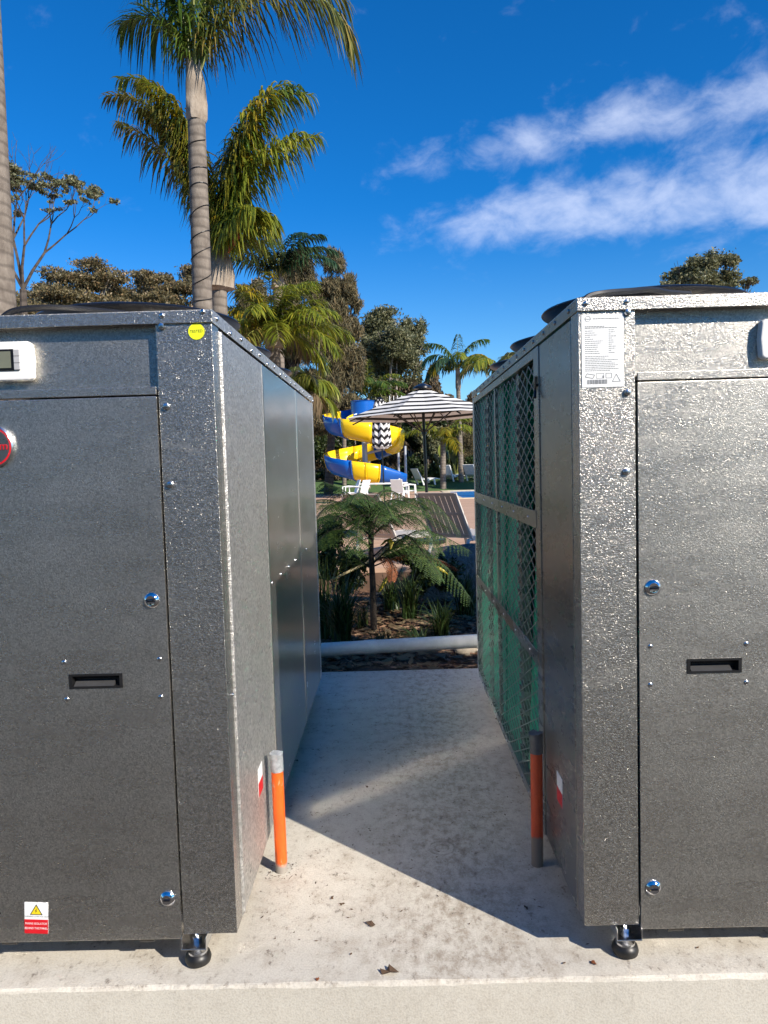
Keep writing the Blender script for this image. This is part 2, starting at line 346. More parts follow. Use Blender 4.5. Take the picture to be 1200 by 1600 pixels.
def mk_stripe(name, period, chev=False):
    m = Mat(name)
    p = m.sep(m.tc.outputs['Object'])
    z = p[2]
    if chev:
        th = m.math('ARCTAN2', p[1], p[0])
        z = m.math('ADD', z, m.math('MULTIPLY', m.math('PINGPONG', m.math('MULTIPLY', th, 8 / (2 * math.pi)), 0.5), 0.22))
    t = m.math('PINGPONG', z, period / 2)
    f = m.maprange(t, period * (0.27 if chev else 0.29) - 0.001, period * (0.27 if chev else 0.29) + 0.001)
    c = m.mix(f, (0.80, 0.79, 0.77), (0.012, 0.012, 0.014))
    m.set(Base_Color=c, Roughness=0.85)
    t2 = m.n.new('ShaderNodeBsdfTranslucent'); mx = m.n.new('ShaderNodeMixShader'); mx.inputs[0].default_value = 0.25
    m.l.new(c, t2.inputs[0]); m.l.new(m.b.outputs[0], mx.inputs[1]); m.l.new(t2.outputs[0], mx.inputs[2]); m.l.new(mx.outputs[0], m.out.inputs[0])
    return m.m
M['stripe'] = mk_stripe('black_white_striped_canvas', 0.080)
M['stripe_chev'] = mk_stripe('folded_striped_canvas', 0.25, True)

# ------------------------------------------------------------------ mesh helpers
class MB:
    def __init__(s): s.v = []; s.f = []
    def add(s, vs, fs):
        o = len(s.v); s.v += [tuple(v) for v in vs]; s.f += [tuple(i + o for i in f) for f in fs]; return s
    def box(s, x0, x1, y0, y1, z0, z1):
        return s.add([(x0, y0, z0), (x1, y0, z0), (x1, y1, z0), (x0, y1, z0), (x0, y0, z1), (x1, y0, z1), (x1, y1, z1), (x0, y1, z1)],
                     [(3, 2, 1, 0), (4, 5, 6, 7), (0, 1, 5, 4), (1, 2, 6, 5), (2, 3, 7, 6), (3, 0, 4, 7)])
    def tube(s, pts, rad, n=8, caps=True):
        pts = [Vector(p) for p in pts]
        if not isinstance(rad, (list, tuple)): rad = [rad] * len(pts)
        t0 = (pts[1] - pts[0]).normalized()
        u = t0.cross(Vector((0, 0, 1)))
        if u.length < 1e-3: u = t0.cross(Vector((0, 1, 0)))
        u.normalize(); vs = []; fs = []
        for i, p in enumerate(pts):
            t = (pts[min(i + 1, len(pts) - 1)] - pts[max(i - 1, 0)]).normalized()
            u = (u - t * u.dot(t)).normalized(); w_ = t.cross(u)
            for k in range(n):
                a = 2 * math.pi * k / n
                vs.append(p + (u * math.cos(a) + w_ * math.sin(a)) * rad[i])
        for i in range(len(pts) - 1):
            for k in range(n):
                fs.append((i * n + k, i * n + (k + 1) % n, (i + 1) * n + (k + 1) % n, (i + 1) * n + k))
        if caps:
            fs.append(tuple(range(n - 1, -1, -1))); fs.append(tuple((len(pts) - 1) * n + k for k in range(n)))
        return s.add(vs, fs)
    def lathe(s, prof, n=24, c=(0, 0, 0), axis='Z', closed=False):
        vs = []; fs = []
        for r_, z in prof:
            for k in range(n):
                a = 2 * math.pi * k / n
                if axis == 'Z': vs.append((c[0] + r_ * math.cos(a), c[1] + r_ * math.sin(a), c[2] + z))
                elif axis == 'Y': vs.append((c[0] + r_ * math.cos(a), c[1] + z, c[2] + r_ * math.sin(a)))
                else: vs.append((c[0] + z, c[1] + r_ * math.cos(a), c[2] + r_ * math.sin(a)))
        m_ = len(prof)
        for i in range(m_ - (0 if closed else 1)):
            j = (i + 1) % m_
            for k in range(n): fs.append((i * n + k, i * n + (k + 1) % n, j * n + (k + 1) % n, j * n + k))
        if not closed:
            fs.append(tuple(range(n - 1, -1, -1))); fs.append(tuple((m_ - 1) * n + k for k in range(n)))
        return s.add(vs, fs)
    def prism(s, poly, axis, a, b):
        """poly of 2D points extruded along axis from a to b"""
        def P(p, t):
            return {'X': (t, p[0], p[1]), 'Y': (p[0], t, p[1]), 'Z': (p[0], p[1], t)}[axis]
        n = len(poly)
        vs = [P(p, a) for p in poly] + [P(p, b) for p in poly]
        fs = [tuple(range(n - 1, -1, -1)), tuple(range(n, 2 * n))] + [(i, (i + 1) % n, n + (i + 1) % n, n + i) for i in range(n)]
        return s.add(vs, fs)
    def build(s, name, mat, parent=None, smooth=False, bevel=0.0, loc=None, seg=2):
        me = bpy.data.meshes.new(name); me.from_pydata(s.v, [], s.f); me.validate()
        bm = bmesh.new(); bm.from_mesh(me); bmesh.ops.recalc_face_normals(bm, faces=bm.faces); bm.to_mesh(me); bm.free()
        me.materials.append(M[mat] if isinstance(mat, str) else mat)
        if smooth: me.polygons.foreach_set('use_smooth', [True] * len(me.polygons))
        o = bpy.data.objects.new(name, me); COL.objects.link(o)
        if parent: o.parent = parent
        if loc is not None: o.location = loc
        if bevel:
            b = o.modifiers.new('bevel', 'BEVEL'); b.width = bevel; b.segments = seg; b.limit_method = 'ANGLE'; b.angle_limit = R(40)
        if smooth:
            me.set_sharp_from_angle(angle=R(38))
        return o

def raw(name, vs, quads, mat, parent=None, smooth=False, loc=None):
    """many quads, no clean-up (foliage)"""
    me = bpy.data.meshes.new(name)
    vs = np.asarray(vs, np.float32).reshape(-1, 3); q = np.asarray(quads, np.int32).reshape(-1, 4)
    me.vertices.add(len(vs)); me.vertices.foreach_set('co', vs.ravel())
    me.loops.add(q.size); me.loops.foreach_set('vertex_index', q.ravel())
    me.polygons.add(len(q)); me.polygons.foreach_set('loop_start', np.arange(0, q.size, 4, dtype=np.int32))
    me.update(calc_edges=True); me.validate()
    me.materials.append(M[mat] if isinstance(mat, str) else mat)
    if smooth: me.polygons.foreach_set('use_smooth', [True] * len(me.polygons))
    o = bpy.data.objects.new(name, me); COL.objects.link(o)
    if parent: o.parent = parent
    if loc is not None: o.location = loc
    return o

def tag(o, label, cat, group=None):
    o['label'] = label; o['category'] = cat
    if group: o['group'] = group
    return o
def struct(o): o['kind'] = 'structure'; return o
def empty(name, loc, label, cat, group=None, rz=0.0):
    o = bpy.data.objects.new(name, None); COL.objects.link(o); o.location = loc; o.rotation_euler.z = rz
    o.empty_display_size = 0.2
    return tag(o, label, cat, group)
def copy_tree(o, parent=None):
    c = o.copy(); COL.objects.link(c); c.parent = parent
    for ch in [x for x in bpy.data.objects if x.parent == o]: copy_tree(ch, c)
    return c
def text(body, size, mat, parent, mw, name='lettering', align='CENTER', xs=1.0, extr=0.0):
    cu = bpy.data.curves.new('t', 'FONT'); cu.body = body; cu.size = size; cu.align_x = align; cu.align_y = 'CENTER'; cu.extrude = extr
    cu.resolution_u = 3
    t = bpy.data.objects.new('t', cu); COL.objects.link(t)
    dg = bpy.context.evaluated_depsgraph_get(); me = bpy.data.meshes.new_from_object(t.evaluated_get(dg))
    bpy.data.objects.remove(t)
    me.transform(mw @ Matrix.Diagonal((xs, 1, 1, 1))); me.materials.clear(); me.materials.append(M[mat])
    o = bpy.data.objects.new(name, me); COL.objects.link(o); o.parent = parent
    return o
FRONT = Matrix.Rotation(R(90), 4, 'X')        # text plane facing -Y

# ------------------------------------------------------------------ setting
struct(MB().add([(-600, -600, -.27), (600, -600, -.27), (600, 900, -.27), (-600, 900, -.27)], [(0, 1, 2, 3)]).build('ground', 'gravel'))
SLAB_Y0, SLAB_Y1 = 2.272, 5.885
sm = MB(); vs = []; fs = []; rs = random.Random(6); NS = 700; j1 = j2 = 0.0
for i in range(NS + 1):
    x_ = -9 + 18 * i / NS; j1 = j1 * .8 + rs.gauss(0, .0012); j2 = j2 * .6 + rs.gauss(0, .0014); chip = max(0, rs.gauss(0, .004) - .006)
    vs += [(x_, SLAB_Y0, -.262), (x_, SLAB_Y0 + j1 * .12, -.010 + j2), (x_, SLAB_Y0 + .004 + j1 + chip, -.003 + j2 * .6), (x_, SLAB_Y0 + .011 + j1 + chip * 2, 0), (x_, SLAB_Y1, 0), (x_, SLAB_Y1, -.262)]
    if i:
        for k in range(5): fs.append((i * 6 - 6 + k, i * 6 + k, i * 6 + k + 1, i * 6 - 5 + k))
struct(sm.add(vs, fs).build('concrete_slab', 'concrete'))
# garden bed: a gently uneven sheet
def sheet(x0, x1, y0, y1, nx, ny, zf):
    mb = MB(); vs = []; fs = []
    for j in range(ny + 1):
        for i in range(nx + 1):
            x = x0 + (x1 - x0) * i / nx; y = y0 + (y1 - y0) * j / ny
            vs.append((x, y, zf(x, y)))
    for j in range(ny):
        for i in range(nx):
            a = j * (nx + 1) + i; fs.append((a, a + 1, a + nx + 2, a + nx + 1))
    return mb.add(vs, fs)
def hsh(x, y): return math.sin(x * 3.1 + y * 1.7) * .5 + math.sin(x * 7.3 - y * 5.1) * .3 + math.sin(x * 13.7 + y * 11.3) * .2
def bedz(x, y):
    m = 0.07 * math.exp(-(((x + .2) / .22) ** 2 + ((y - 5.99) / .09) ** 2))      # soil heaped against the slab
    return -0.045 + 0.02 * hsh(x, y) + m + max(0, (y - 6.2)) * 0.012
struct(sheet(-9, 9, 5.88, 9.72, 220, 60, bedz).build('garden_bed', 'soil', smooth=True))
DZ = 0.30
PX0, PX1, PY0, PY1 = 2.70, 9.5, 28.4, 36.3
deck = MB()
deck.box(-30, PX0 - .3, 9.72, 37.0, -.2, DZ).box(PX1 + .3, 30, 9.72, 37.0, -.2, DZ)
deck.box(PX0 - .3, PX1 + .3, 9.72, PY0 - .3, -.2, DZ).box(PX0 - .3, PX1 + .3, PY1 + .3, 37.0, -.2, DZ)
struct(deck.build('pool_deck', 'deck'))
struct(MB().box(-9, 9, 9.69, 9.716, -.1, DZ - .06).build('deck_riser', 'riser'))
cop = MB()
cop.box(PX0 - .3, PX0, PY0 - .3, PY1 + .3, -.2, DZ + .03).box(PX1, PX1 + .3, PY0 - .3, PY1 + .3, -.2, DZ + .03)
cop.box(PX0, PX1, PY0 - .3, PY0, -.2, DZ + .03).box(PX0, PX1, PY1, PY1 + .3, -.2, DZ + .03)
struct(cop.build('pool_coping', 'coping'))
struct(MB().add([(PX0, PY0, .27), (PX1, PY0, .27), (PX1, PY1, .27), (PX0, PY1, .27)], [(0, 1, 2, 3)]).build('pool_water', 'water'))
struct(sheet(-40, 40, 37.0, 46, 20, 6, lambda x, y: DZ + min(1, (y - 37) / 3) * .55).build('lawn', 'grass', smooth=True))
struct(sheet(-120, 120, 45.9, 160, 12, 10, lambda x, y: DZ + .5 + (y - 46) * .01).build('bush_terrain', 'dirt', smooth=True))

# ------------------------------------------------------------------ heat pump units
UW, UL = 1.06, 3.01
ZB, ZT = 0.118, 2.150
def bolt(mb, x, y, z, r_=.011, axis='Y', sgn=-1, h=.009):
    prof = [(r_, 0), (r_, sgn * h * .45), (r_ * .75, sgn * h * .85), (r_ * .3, sgn * h)]
    mb.lathe(prof, 10, (x, y, z), axis)
def front_bolt(parent, x, z, y=0.0, r_=.011, name='bolt', mat='zinc', h=.009):
    mb = MB(); bolt(mb, 0, 0, 0, r_, 'Y', -1, h); return mb.build(name, mat, parent, True, loc=(x, y, z))
def side_bolt(parent, x, y, z, sgn, r_=.009, name='rivet', mat='zinc'):
    mb = MB(); bolt(mb, 0, 0, 0, r_, 'X', sgn, r_ * .8); return mb.build(name, mat, parent, True, loc=(x, y, z))

def unit(x0, label):
    u = empty('heat_pump_unit', (x0, 2.36, 0), label, 'heat pump', 'heat pumps on the concrete slab')
    PW = 0.178
    # chassis core that everything hangs on
    MB().box(.012, UW - .012, .07, UL - .015, ZB - .004, ZB + .03).build('base_tray', 'steel_plain', u)
    # front corner posts: L-sections
    for a, b, s in ((0, PW, 1), (UW - PW, UW, -1)):
        poly = [(a, 0), (b, 0), (b, .02), (a, .02)]
        if s == 1: poly = [(0, 0), (PW, 0), (PW, .016), (.012, .016), (.012, .09), (0, .09)]
        else: poly = [(UW, 0), (UW, .09), (UW - .012, .09), (UW - .012, .016), (UW - PW, .016), (UW - PW, 0)]
        MB().prism(poly, 'Z', ZB, 2.14).build('corner_post', 'steel_post', u, bevel=.002)
    # rear posts
    MB().box(0, .09, UL - .09, UL, ZB, 2.110).build('rear_post', 'steel_side', u, bevel=.002)
    MB().box(UW - .09, UW, UL - .09, UL, ZB, 2.110).build('rear_post', 'steel_side', u, bevel=.002)
    MB().box(.09, UW - .09, UL - .012, UL - .004, ZB, 2.110).build('rear_panel', 'steel_side', u)
    # control panel (set back), its folded lower lip, and the service door (proud)
    MB().box(PW + .004, UW - PW - .004, .034, .04, 1.90, 2.125).build('control_panel', 'steel_door', u)
    MB().prism([(-.007, 1.893), (.034, 1.893), (.034, 1.899), (-.003, 1.918), (-.007, 1.918)], 'X', PW + .005, UW - PW - .005).build('panel_lip', 'steel_door', u, bevel=.0015)
    d = MB().box(PW + .0055, UW - PW - .0055, -.006, .03, ZB - .012, 1.888).build('service_door', 'steel_door', u, bevel=.003)
    # cap: front band, side bands, top sheet
    MB().box(-.004, UW + .004, -.008, -.002, 2.112, ZT).build('cap_front_band', 'steel_post', u, bevel=.0015)
    MB().box(UW + .002, UW + .004, -.002, UL + .004, 2.112, ZT).build('cap_side_band', 'steel_side', u, bevel=.0015)
    MB().box(-.004, -.002, -.002, UL + .004, 2.112, ZT).build('cap_side_band', 'steel_plain', u, bevel=.0015)
    MB().box(-.003, UW + .003, -.005, UL + .003, ZT, ZT + .003).build('cap_top', 'steel_side', u)
    MB().box(PW + .002, UW - PW - .002, .004, .034, 2.112, 2.12).build('cap_soffit', 'steel_plain', u)
    # solid side (+X): panels with open joints
    for a, b in ((.094, .888), (.893, 2.018), (2.023, UL - .094)):
        MB().box(UW - .02, UW + .0015, a, b, ZB, 2.103).build('side_panel', 'steel_side' if a < .5 else 'steel_gloss', u, bevel=.003)
    MB().prism([(UW + .0015, .096), (UW + .007, .10), (UW + .007, .116), (UW + .0015, .12)], 'Z', ZB + .01, 2.10).build('side_rib', 'steel_side', u)
    for yj in (.8905, 2.0205):
        MB().prism([(UW - .004, yj - .012), (UW + .004, yj - .011), (UW + .0062, yj - .004), (UW + .0062, yj + .004), (UW + .004, yj + .011), (UW - .004, yj + .012)], 'Z', ZB + .004, 2.10).build('seam_strip', 'steel_gloss', u, bevel=.001)
    for i in range(6): side_bolt(u, UW + .0015, .95 + i * .27, 1.135, 1, .007)
    for i in range(16): side_bolt(u, UW + .004, .05 + i * .195, 2.133 - (i % 2) * .012, 1, .0085)
    side_bolt(u, UW + .0015, .07, .9, 1, .006)
    # coil side (-X)
    MB().box(-.001, .014, .094, .60, ZB, 2.103).build('side_panel', 'steel_plain', u, bevel=.002)
    fr = MB().box(-.006, .014, .604, .70, ZB, 2.103).build('grille_frame', 'steel_plain', u, bevel=.002)
    MB().box(-.006, .014, 1.835, 1.865, ZB + .05, 2.06).build('grille_mullion', 'steel_plain', u, bevel=.002)
    MB().box(-.006, .014, UL - .13, UL - .094, ZB, 2.103).build('grille_frame', 'steel_plain', u, bevel=.002)
    MB().box(-.006, .014, .70, UL - .13, ZB, ZB + .045).build('grille_rail', 'steel_plain', u, bevel=.002)
    MB().box(-.006, .014, .70, UL - .13, 2.065, 2.103).build('grille_rail', 'steel_plain', u, bevel=.002)
    MB().box(-.009, -.006, .68, UL - .10, 1.375, 1.445).build('grille_band', 'steel_plain', u, bevel=.001)
    MB().box(-.009, -.006, .68, UL - .10, .80, .86).build('grille_band', 'steel_plain', u, bevel=.001)
    for i in range(14):
        side_bolt(u, -.006, .80 + i * .155, ZB + .022, -1, .006)
        side_bolt(u, -.004, .10 + i * .2, 2.133, -1, .008, mat='steel_plain')
    for i in range(6):
        for z in (1.41, .83): side_bolt(u, -.009, .85 + i * .38, z, -1, .006)
    # expanded metal guard: zigzag strands
    for ya, yb in ((.70, 1.835), (1.865, UL - .13)):
        g = MB(); LW, SW = .270, .059
        nz = int((2.065 - ZB - .045) / SW); ny = int((yb - ya) / (LW / 2)) + 1
        t = .0027
        for i in range(nz):
            zc_ = ZB + .045 + (i + .5) * SW
            for j in range(ny):
                y_a = ya + j * LW / 2; y_b = min(yb, y_a + LW / 2)
                if y_b <= y_a: continue
                k = (y_b - y_a) / (LW / 2)
                for s in (1, -1):
                    up = s if (j % 2 == 0) else -s
                    za = zc_ - up * SW / 2; zb = za + up * SW * k
                    g.add([(-.002, y_a, za - t), (-.002, y_b, zb - t), (-.002, y_b, zb + t), (-.002, y_a, za + t),
                           (.001, y_a, za - t), (.001, y_b, zb - t), (.001, y_b, zb + t), (.001, y_a, za + t)],
                          [(0, 1, 2, 3), (7, 6, 5, 4), (0, 4, 5, 1), (3, 2, 6, 7)])
        g.build('guard_mesh', 'steel_grille', u)
    # the coil leans: deep behind the guard at the near end, close behind it at the far end
    for ya, yb, xt, xb_ in ((.70, 1.22, .14, .04), (1.28, 1.85, .08, .035), (1.85, 2.36, .05, .03), (2.42, UL - .12, .035, .026)):
        MB().prism([(xt, 2.09), (xt + .03, 2.09), (xb_ + .03, ZB + .03), (xb_, ZB + .03)], 'Y', ya, yb).build('coil', 'coil', u)
    for yc in (1.25, 2.39):
        MB().box(.022, .06, yc - .035, yc + .035, ZB + .03, 2.09).build('coil_header', 'steel_plain', u)
        h = MB()
        for i in range(30): h.box(.010, .022, yc - .015, yc + .015, ZB + .1 + i * .06, ZB + .13 + i * .06)
        h.build('coil_bend_row', 'steel_plain', u)['kind'] = 'stuff'
    MB().box(.42, .43, .60, UL - .10, ZB + .03, 2.09).build('inner_wall', 'black_plastic', u)
    # fans
    for yc in (.885, 1.745, 2.595):
        c = (.545 if x0 < 0 else .50, yc, ZT)
        f = MB().lathe([(.365, .003), (.365, .135), (.355, .135), (.355, .003)], 48, (0, 0, 0), closed=True).build('fan_collar', 'steel_plain', u, True, loc=c)
        MB().lathe([(.367, .110), (.40, .119), (.42, .127), (.425, .133), (.42, .140), (.39, .149), (.36, .152), (.335, .148), (.335, .142), (.36, .145), (.385, .138), (.367, .118)], 56, closed=True).build('fan_shroud', 'black', f, True)
        g = MB()
        for r_ in (.06, .11, .16, .21, .26, .30, .33):
            g.tube([(r_ * math.cos(a), r_ * math.sin(a), .152 + .012 * (1 - r_ / .36)) for a in [2 * math.pi * k / 28 for k in range(29)]], .0025, 4, False)
        for k in range(8):
            a = 2 * math.pi * k / 8
            g.tube([(.03 * math.cos(a), .03 * math.sin(a), .164), (.345 * math.cos(a), .345 * math.sin(a), .150)], .003, 4)
        g.build('fan_guard', 'black', f)
        MB().lathe([(.09, .02), (.09, .10), (.05, .11)], 20).build('fan_motor', 'black', f, True)
        for k in range(5):
            a0 = 2 * math.pi * k / 5; b = MB(); vs = []
            for i in range(5):
                r_ = .09 + i * .06
                for da, dz in ((-.28, .03), (.0, .06), (.28, .085)): vs.append((r_ * math.cos(a0 + da), r_ * math.sin(a0 + da), dz))
            b.add(vs, [(i * 3 + j, i * 3 + j + 1, i * 3 + j + 4, i * 3 + j + 3) for i in range(4) for j in range(2)])
            o = b.build('fan_blade', 'black', f); o.modifiers.new('t', 'SOLIDIFY').thickness = .004
    # levelling feet
    for fx, fy in ((.142, .032), (UW - .142, .032), (.142, UL - .1), (UW - .142, UL - .1), (.142, 1.5), (UW - .142, 1.5)):
        ft = MB().lathe([(.030, 0.0), (.041, .006), (.044, .018), (.040, .032), (.027, .043), (.02, .045)], 24).build('foot', 'rubber', u, True, loc=(fx, fy, 0))
        MB().lathe([(.032, .0385), (.031, .045), (.013, .05), (.012, .066), (.022, .068), (.022, .0745)], 20).build('foot_plate', 'zinc', ft, True)
        MB().lathe([(.0075, .04), (.0075, ZB + .03)], 12).build('threaded_rod', 'zinc', ft, True)
        MB().lathe([(.016, .079), (.016, .092)], 6).build('nut', 'zinc', ft)
        br = MB().box(-.042, .042, -.05, .05, .0745, .0785).box(-.042, -.038, -.05, .05, .0785, ZB - .003).box(.038, .042, -.05, .05, .0785, ZB - .003)
        br.build('foot_bracket', 'zinc', ft, bevel=.001)
    for tx in (.30, UW - .30):
        MB().box(tx - .026, tx + .026, .0, .006, ZB - .024, ZB - .02).box(tx - .026, tx - .023, .0, .006, ZB - .02, ZB).box(tx + .023, tx + .026, .0, .006, ZB - .02, ZB).build('door_tab', 'steel_plain', u)
    return u, d

def loc_front(u, px, py, y=0.0):
    p = at(px, py, 2.36 + y); return p.x - u.location.x, p.z

def cut(ob, x, z, hx, hz):
    c = MB().box(x - hx, x + hx, -.05, .1, z - hz, z + hz).build('cut', 'black', u_of(ob))
    bo = ob.modifiers.new('cut', 'BOOLEAN'); bo.object = c; bo.operation = 'DIFFERENCE'; bo.solver = 'EXACT'
    bv = ob.modifiers.get('bevel')
    if bv: ob.modifiers.remove(bv)
    bpy.context.view_layer.update()
    me = bpy.data.meshes.new_from_object(ob.evaluated_get(bpy.context.evaluated_depsgraph_get()))
    ob.modifiers.clear(); ob.data = me; bpy.data.objects.remove(c)
    b = ob.modifiers.new('bevel', 'BEVEL'); b.width = .0025; b.segments = 2; b.limit_method = 'ANGLE'; b.angle_limit = R(40)
def u_of(ob): return ob.parent
def handle(u, px, py, door):
    x, z = loc_front(u, px, py, -.006)
    cut(door, x, z, .083, .0205)
    h = MB()
    W_, H_ = .087, .024
    ox, oz = W_, H_; ix, iz = W_ - .010, H_ - .007
    y0 = -.0085
    def ring(ax, az, y): return [(-ax, y, -az), (ax, y, -az), (ax, y, az), (-ax, y, az)]
    vs = ring(ox, oz, -.006) + ring(ox, oz, y0) + ring(ix, iz, y0) + ring(ix - .002, iz - .001, .018)
    fs = []
    for k in range(3):
        for i in range(4): fs.append((k * 4 + i, k * 4 + (i + 1) % 4, k * 4 + 4 + (i + 1) % 4, k * 4 + 4 + i))
    fs.append((12, 13, 14, 15))
    hh = h.add(vs, fs).build('recessed_handle', 'black_plastic', u, loc=(x, 0, z))
    MB().prism([(-.0082, iz - .001), (.015, iz - .001), (.015, iz - .012)], 'X', -ix + .004, ix - .004).build('finger_lip', 'black', hh)
    MB().prism([(-.007, -iz + .0005), (.0175, -iz + .0005), (.0175, -iz + .016)], 'X', -ix + .004, ix - .02).build('grip_floor', 'dark_grip', hh)
    return x, z
def lock(u, px, py):
    x, z = loc_front(u, px, py, -.006)
    o = MB().lathe([(.0255, 0), (.0255, -.003), (.021, -.008), (.016, -.011), (.0135, -.0105)], 28, axis='Y').build('quarter_turn_lock', 'chrome', u, True, loc=(x, -.0062, z))
    MB().box(-.010, .010, -.0135, -.0105, -.0022, .0022).build('key_slot', 'black', o)
def rivets(u, pts):
    for px, py in pts:
        x, z = loc_front(u, px, py, -.006); front_bolt(u, x, z, -.006, .0075, 'rivet', 'zinc', .004)
def bolts(u, pts):
    for px, py in pts:
        x, z = loc_front(u, px, py); front_bolt(u, x, z, 0.0, .0115, 'bolt', 'zinc', .011)
def cap_screws(u, pts):
    for px, py in pts:
        x, z = loc_front(u, px, py, -.008); front_bolt(u, x, z, -.008, .008, 'screw', 'zinc', .006)

uL, dL = unit(-.551 - UW, 'left metal heat pump with round yellow sticker and solid side panels facing the gap')
uR, dR = unit(.596, 'right metal heat pump with white data label and diamond mesh grille facing the gap')
# left unit front fittings
handle(uL, 150, 1064, dL); lock(uL, 237, 938); lock(uL, 262, 1404)
rivets(uL, [(100, 1035), (249, 1030), (104, 1093), (251, 1089)])
bolts(uL, [(260, 635), (266, 757), (253, 510)]); cap_screws(uL, [(253, 493), (317, 487)])
handle(uR, 1116, 1040, dR); lock(uR, 1020, 918); lock(uR, 1021, 1387)
rivets(uR, [(1016, 1010), (1166, 1006), (1016, 1070), (1166, 1066)])
bolts(uR, [(980, 488), (980, 613), (978, 737)]); cap_screws(uR, [(915, 474), (979, 471)])

# controllers
def controller(u, cx):
    z = 2.012
    c = MB().prism([(-.075, -.062), (.075, -.062), (.087, -.055), (.092, 0), (.087, .055), (.075, .062), (-.075, .062), (-.087, .055), (-.092, 0), (-.087, -.055)], 'Y', .004, .034).build('controller', 'white_plastic', u, bevel=.007, loc=(cx, 0, z), seg=3)
    MB().box(-.062, .032, .0005, .0045, -.03, .037).build('display_bezel', 'black', c)
    MB().box(-.054, .024, -.0012, .0008, -.022, .030).build('display', 'screen', c)
    for k in range(3): MB().box(.034, .052, -.002, .004, -.028 + k * .0215, -.008 + k * .0215).build('button', 'button', c, bevel=.001)
controller(uL, at(50, 560, 2.36).x - uL.location.x - .092)
controller(uR, at(1189, 518, 2.36).x - uR.location.x + .092)

# badge on the left unit
bx_, bz_ = loc_front(uL, 22, 697, -.006); bx_ -= .066
bd = MB().lathe([(.066, 0), (.066, -.006), (.060, -.009)], 40, axis='Y').build('badge', 'red', uL, True, loc=(bx_, -.006, bz_))
MB().lathe([(.0665, 0), (.0675, -.004), (.0675, -.008), (.063, -.0115), (.061, -.0095), (.0605, -.004)], 40, axis='Y', closed=True).build('badge_rim', 'zinc', bd, True)
MB().lathe([(.056, -.0088), (.056, -.0098), (.001, -.0098)], 40, axis='Y').build('badge_face', 'steel_plain', bd, True)
text('Rheem', .037, 'red', bd, Matrix.Translation((0, -.0112, .0)) @ FRONT, xs=1.0, extr=.0008)

# yellow TESTED sticker
def sticker_disc(u, px, py, r_, y):
    x, z = loc_front(u, px, py)
    s_ = MB().lathe([(r_, 0), (r_, -.0012)], 36, axis='Y').build('tested_sticker', 'fluoro', u, loc=(x, y, z))
    text('TESTED', .0125, 'print_black', s_, Matrix.Translation((0, -.0016, 0)) @ FRONT @ Matrix.Rotation(R(2), 4, 'Z'), xs=.95)
sticker_disc(uL, 307, 518, .0255, -.001)

# isolator warning sticker
x, z = loc_front(uL, 57, 1434, -.006)
ws = MB().box(-.039, .039, -.001, 0, -.053, .053).build('warning_sticker', 'white_paper', uL, loc=(x, -.0062, z))
ws.rotation_euler.y = R(3)
MB().box(-.039, .039, -.0018, -.0011, -.053, -.005).build('red_field', 'red', ws)
MB().prism([(-.021, .011), (.021, .011), (0, .047)], 'Y', -.0018, -.0011).build('warning_border', 'print_black', ws)
MB().prism([(-.0165, .0137), (.0165, .0137), (0, .042)], 'Y', -.0024, -.0019).build('warning_triangle', 'yellow', ws)
MB().prism([(-.002, .018), (.0035, .0255), (.0005, .0255), (.003, .034), (-.0035, .0245), (-.0005, .0245)], 'Y', -.0029, -.0025).build('flash_symbol', 'print_black', ws)
text('WARNING LOW VOLTAGE', .0068, 'print_black', ws, Matrix.Translation((0, -.0015, .005)) @ FRONT)
text('MAINS ISOLATOR', .0105, 'white_paper', ws, Matrix.Translation((0, -.0022, -.019)) @ FRONT, xs=.88)
text('BEHIND THIS PANEL', .0105, 'white_paper', ws, Matrix.Translation((0, -.0022, -.035)) @ FRONT, xs=.8)

# data label on the right unit
xa, za = loc_front(uR, 908, 492); xb, zb = loc_front(uR, 975, 604)
lw, lh = xb - xa, za - zb
lab = MB().box(-lw / 2, lw / 2, -.0012, 0, -lh / 2, lh / 2).build('data_label', 'white_paper', uR, loc=((xa + xb) / 2, -.0008, (za + zb) / 2))
lr = random.Random(3)
def bars(name, rows, y=-.0018):
    mb = MB()
    for zf, xf, wf, h in rows:
        z0 = lh / 2 - zf * lh; x_ = -lw / 2 + xf * lw; end = x_ + wf * lw
        while x_ < end:
            ww = lr.uniform(.0022, .009); mb.box(x_, min(end, x_ + ww), y, -.0013, z0 - h / 2, z0 + h / 2); x_ += ww + .0016
    return mb.build(name, 'print', lab)
rows = [(.060, .27, .63, .0022), (.165, .08, .46, .0022), (.185, .08, .76, .0022)]
for k in range(12):
    zz = .225 + k * .028
    rows.append((zz, .08, lr.uniform(.12, .42), .0018)); rows.append((zz - .008, .64, lr.uniform(.05, .2), .002))
for k in range(9): rows.append((.575 + k * .0245, .08, lr.uniform(.45, .82), .0018))
bars('fine_print', rows)
mb = MB()
xx = -lw / 2 + .12 * lw
while xx < -lw / 2 + .6 * lw:
    ww = lr.choice([.001, .0016, .0024]); mb.box(xx, xx + ww, -.0018, -.0013, -lh / 2 + .045 * lh, -lh / 2 + .105 * lh); xx += ww + lr.choice([.001, .0016])
mb.build('barcode', 'print', lab)
def frame2d(name, pts, wd, mat, parent, y0=-.0018):
    mb = MB(); n = len(pts)
    for i in range(n):
        a = Vector(pts[i]); b = Vector(pts[(i + 1) % n]); t = (b - a).normalized(); nn = Vector((-t.y, t.x)) * wd / 2
        mb.prism([tuple(a - nn), tuple(b - nn), tuple(b + nn), tuple(a + nn)], 'Y', y0, -.0013)
    return mb.build(name, mat, parent)
tz = -lh / 2 + .075 * lh
frame2d('warning_triangle', [(lw * .22, tz), (lw * .41, tz), (lw * .315, tz + .1 * lh)], .0016, 'print', lab)
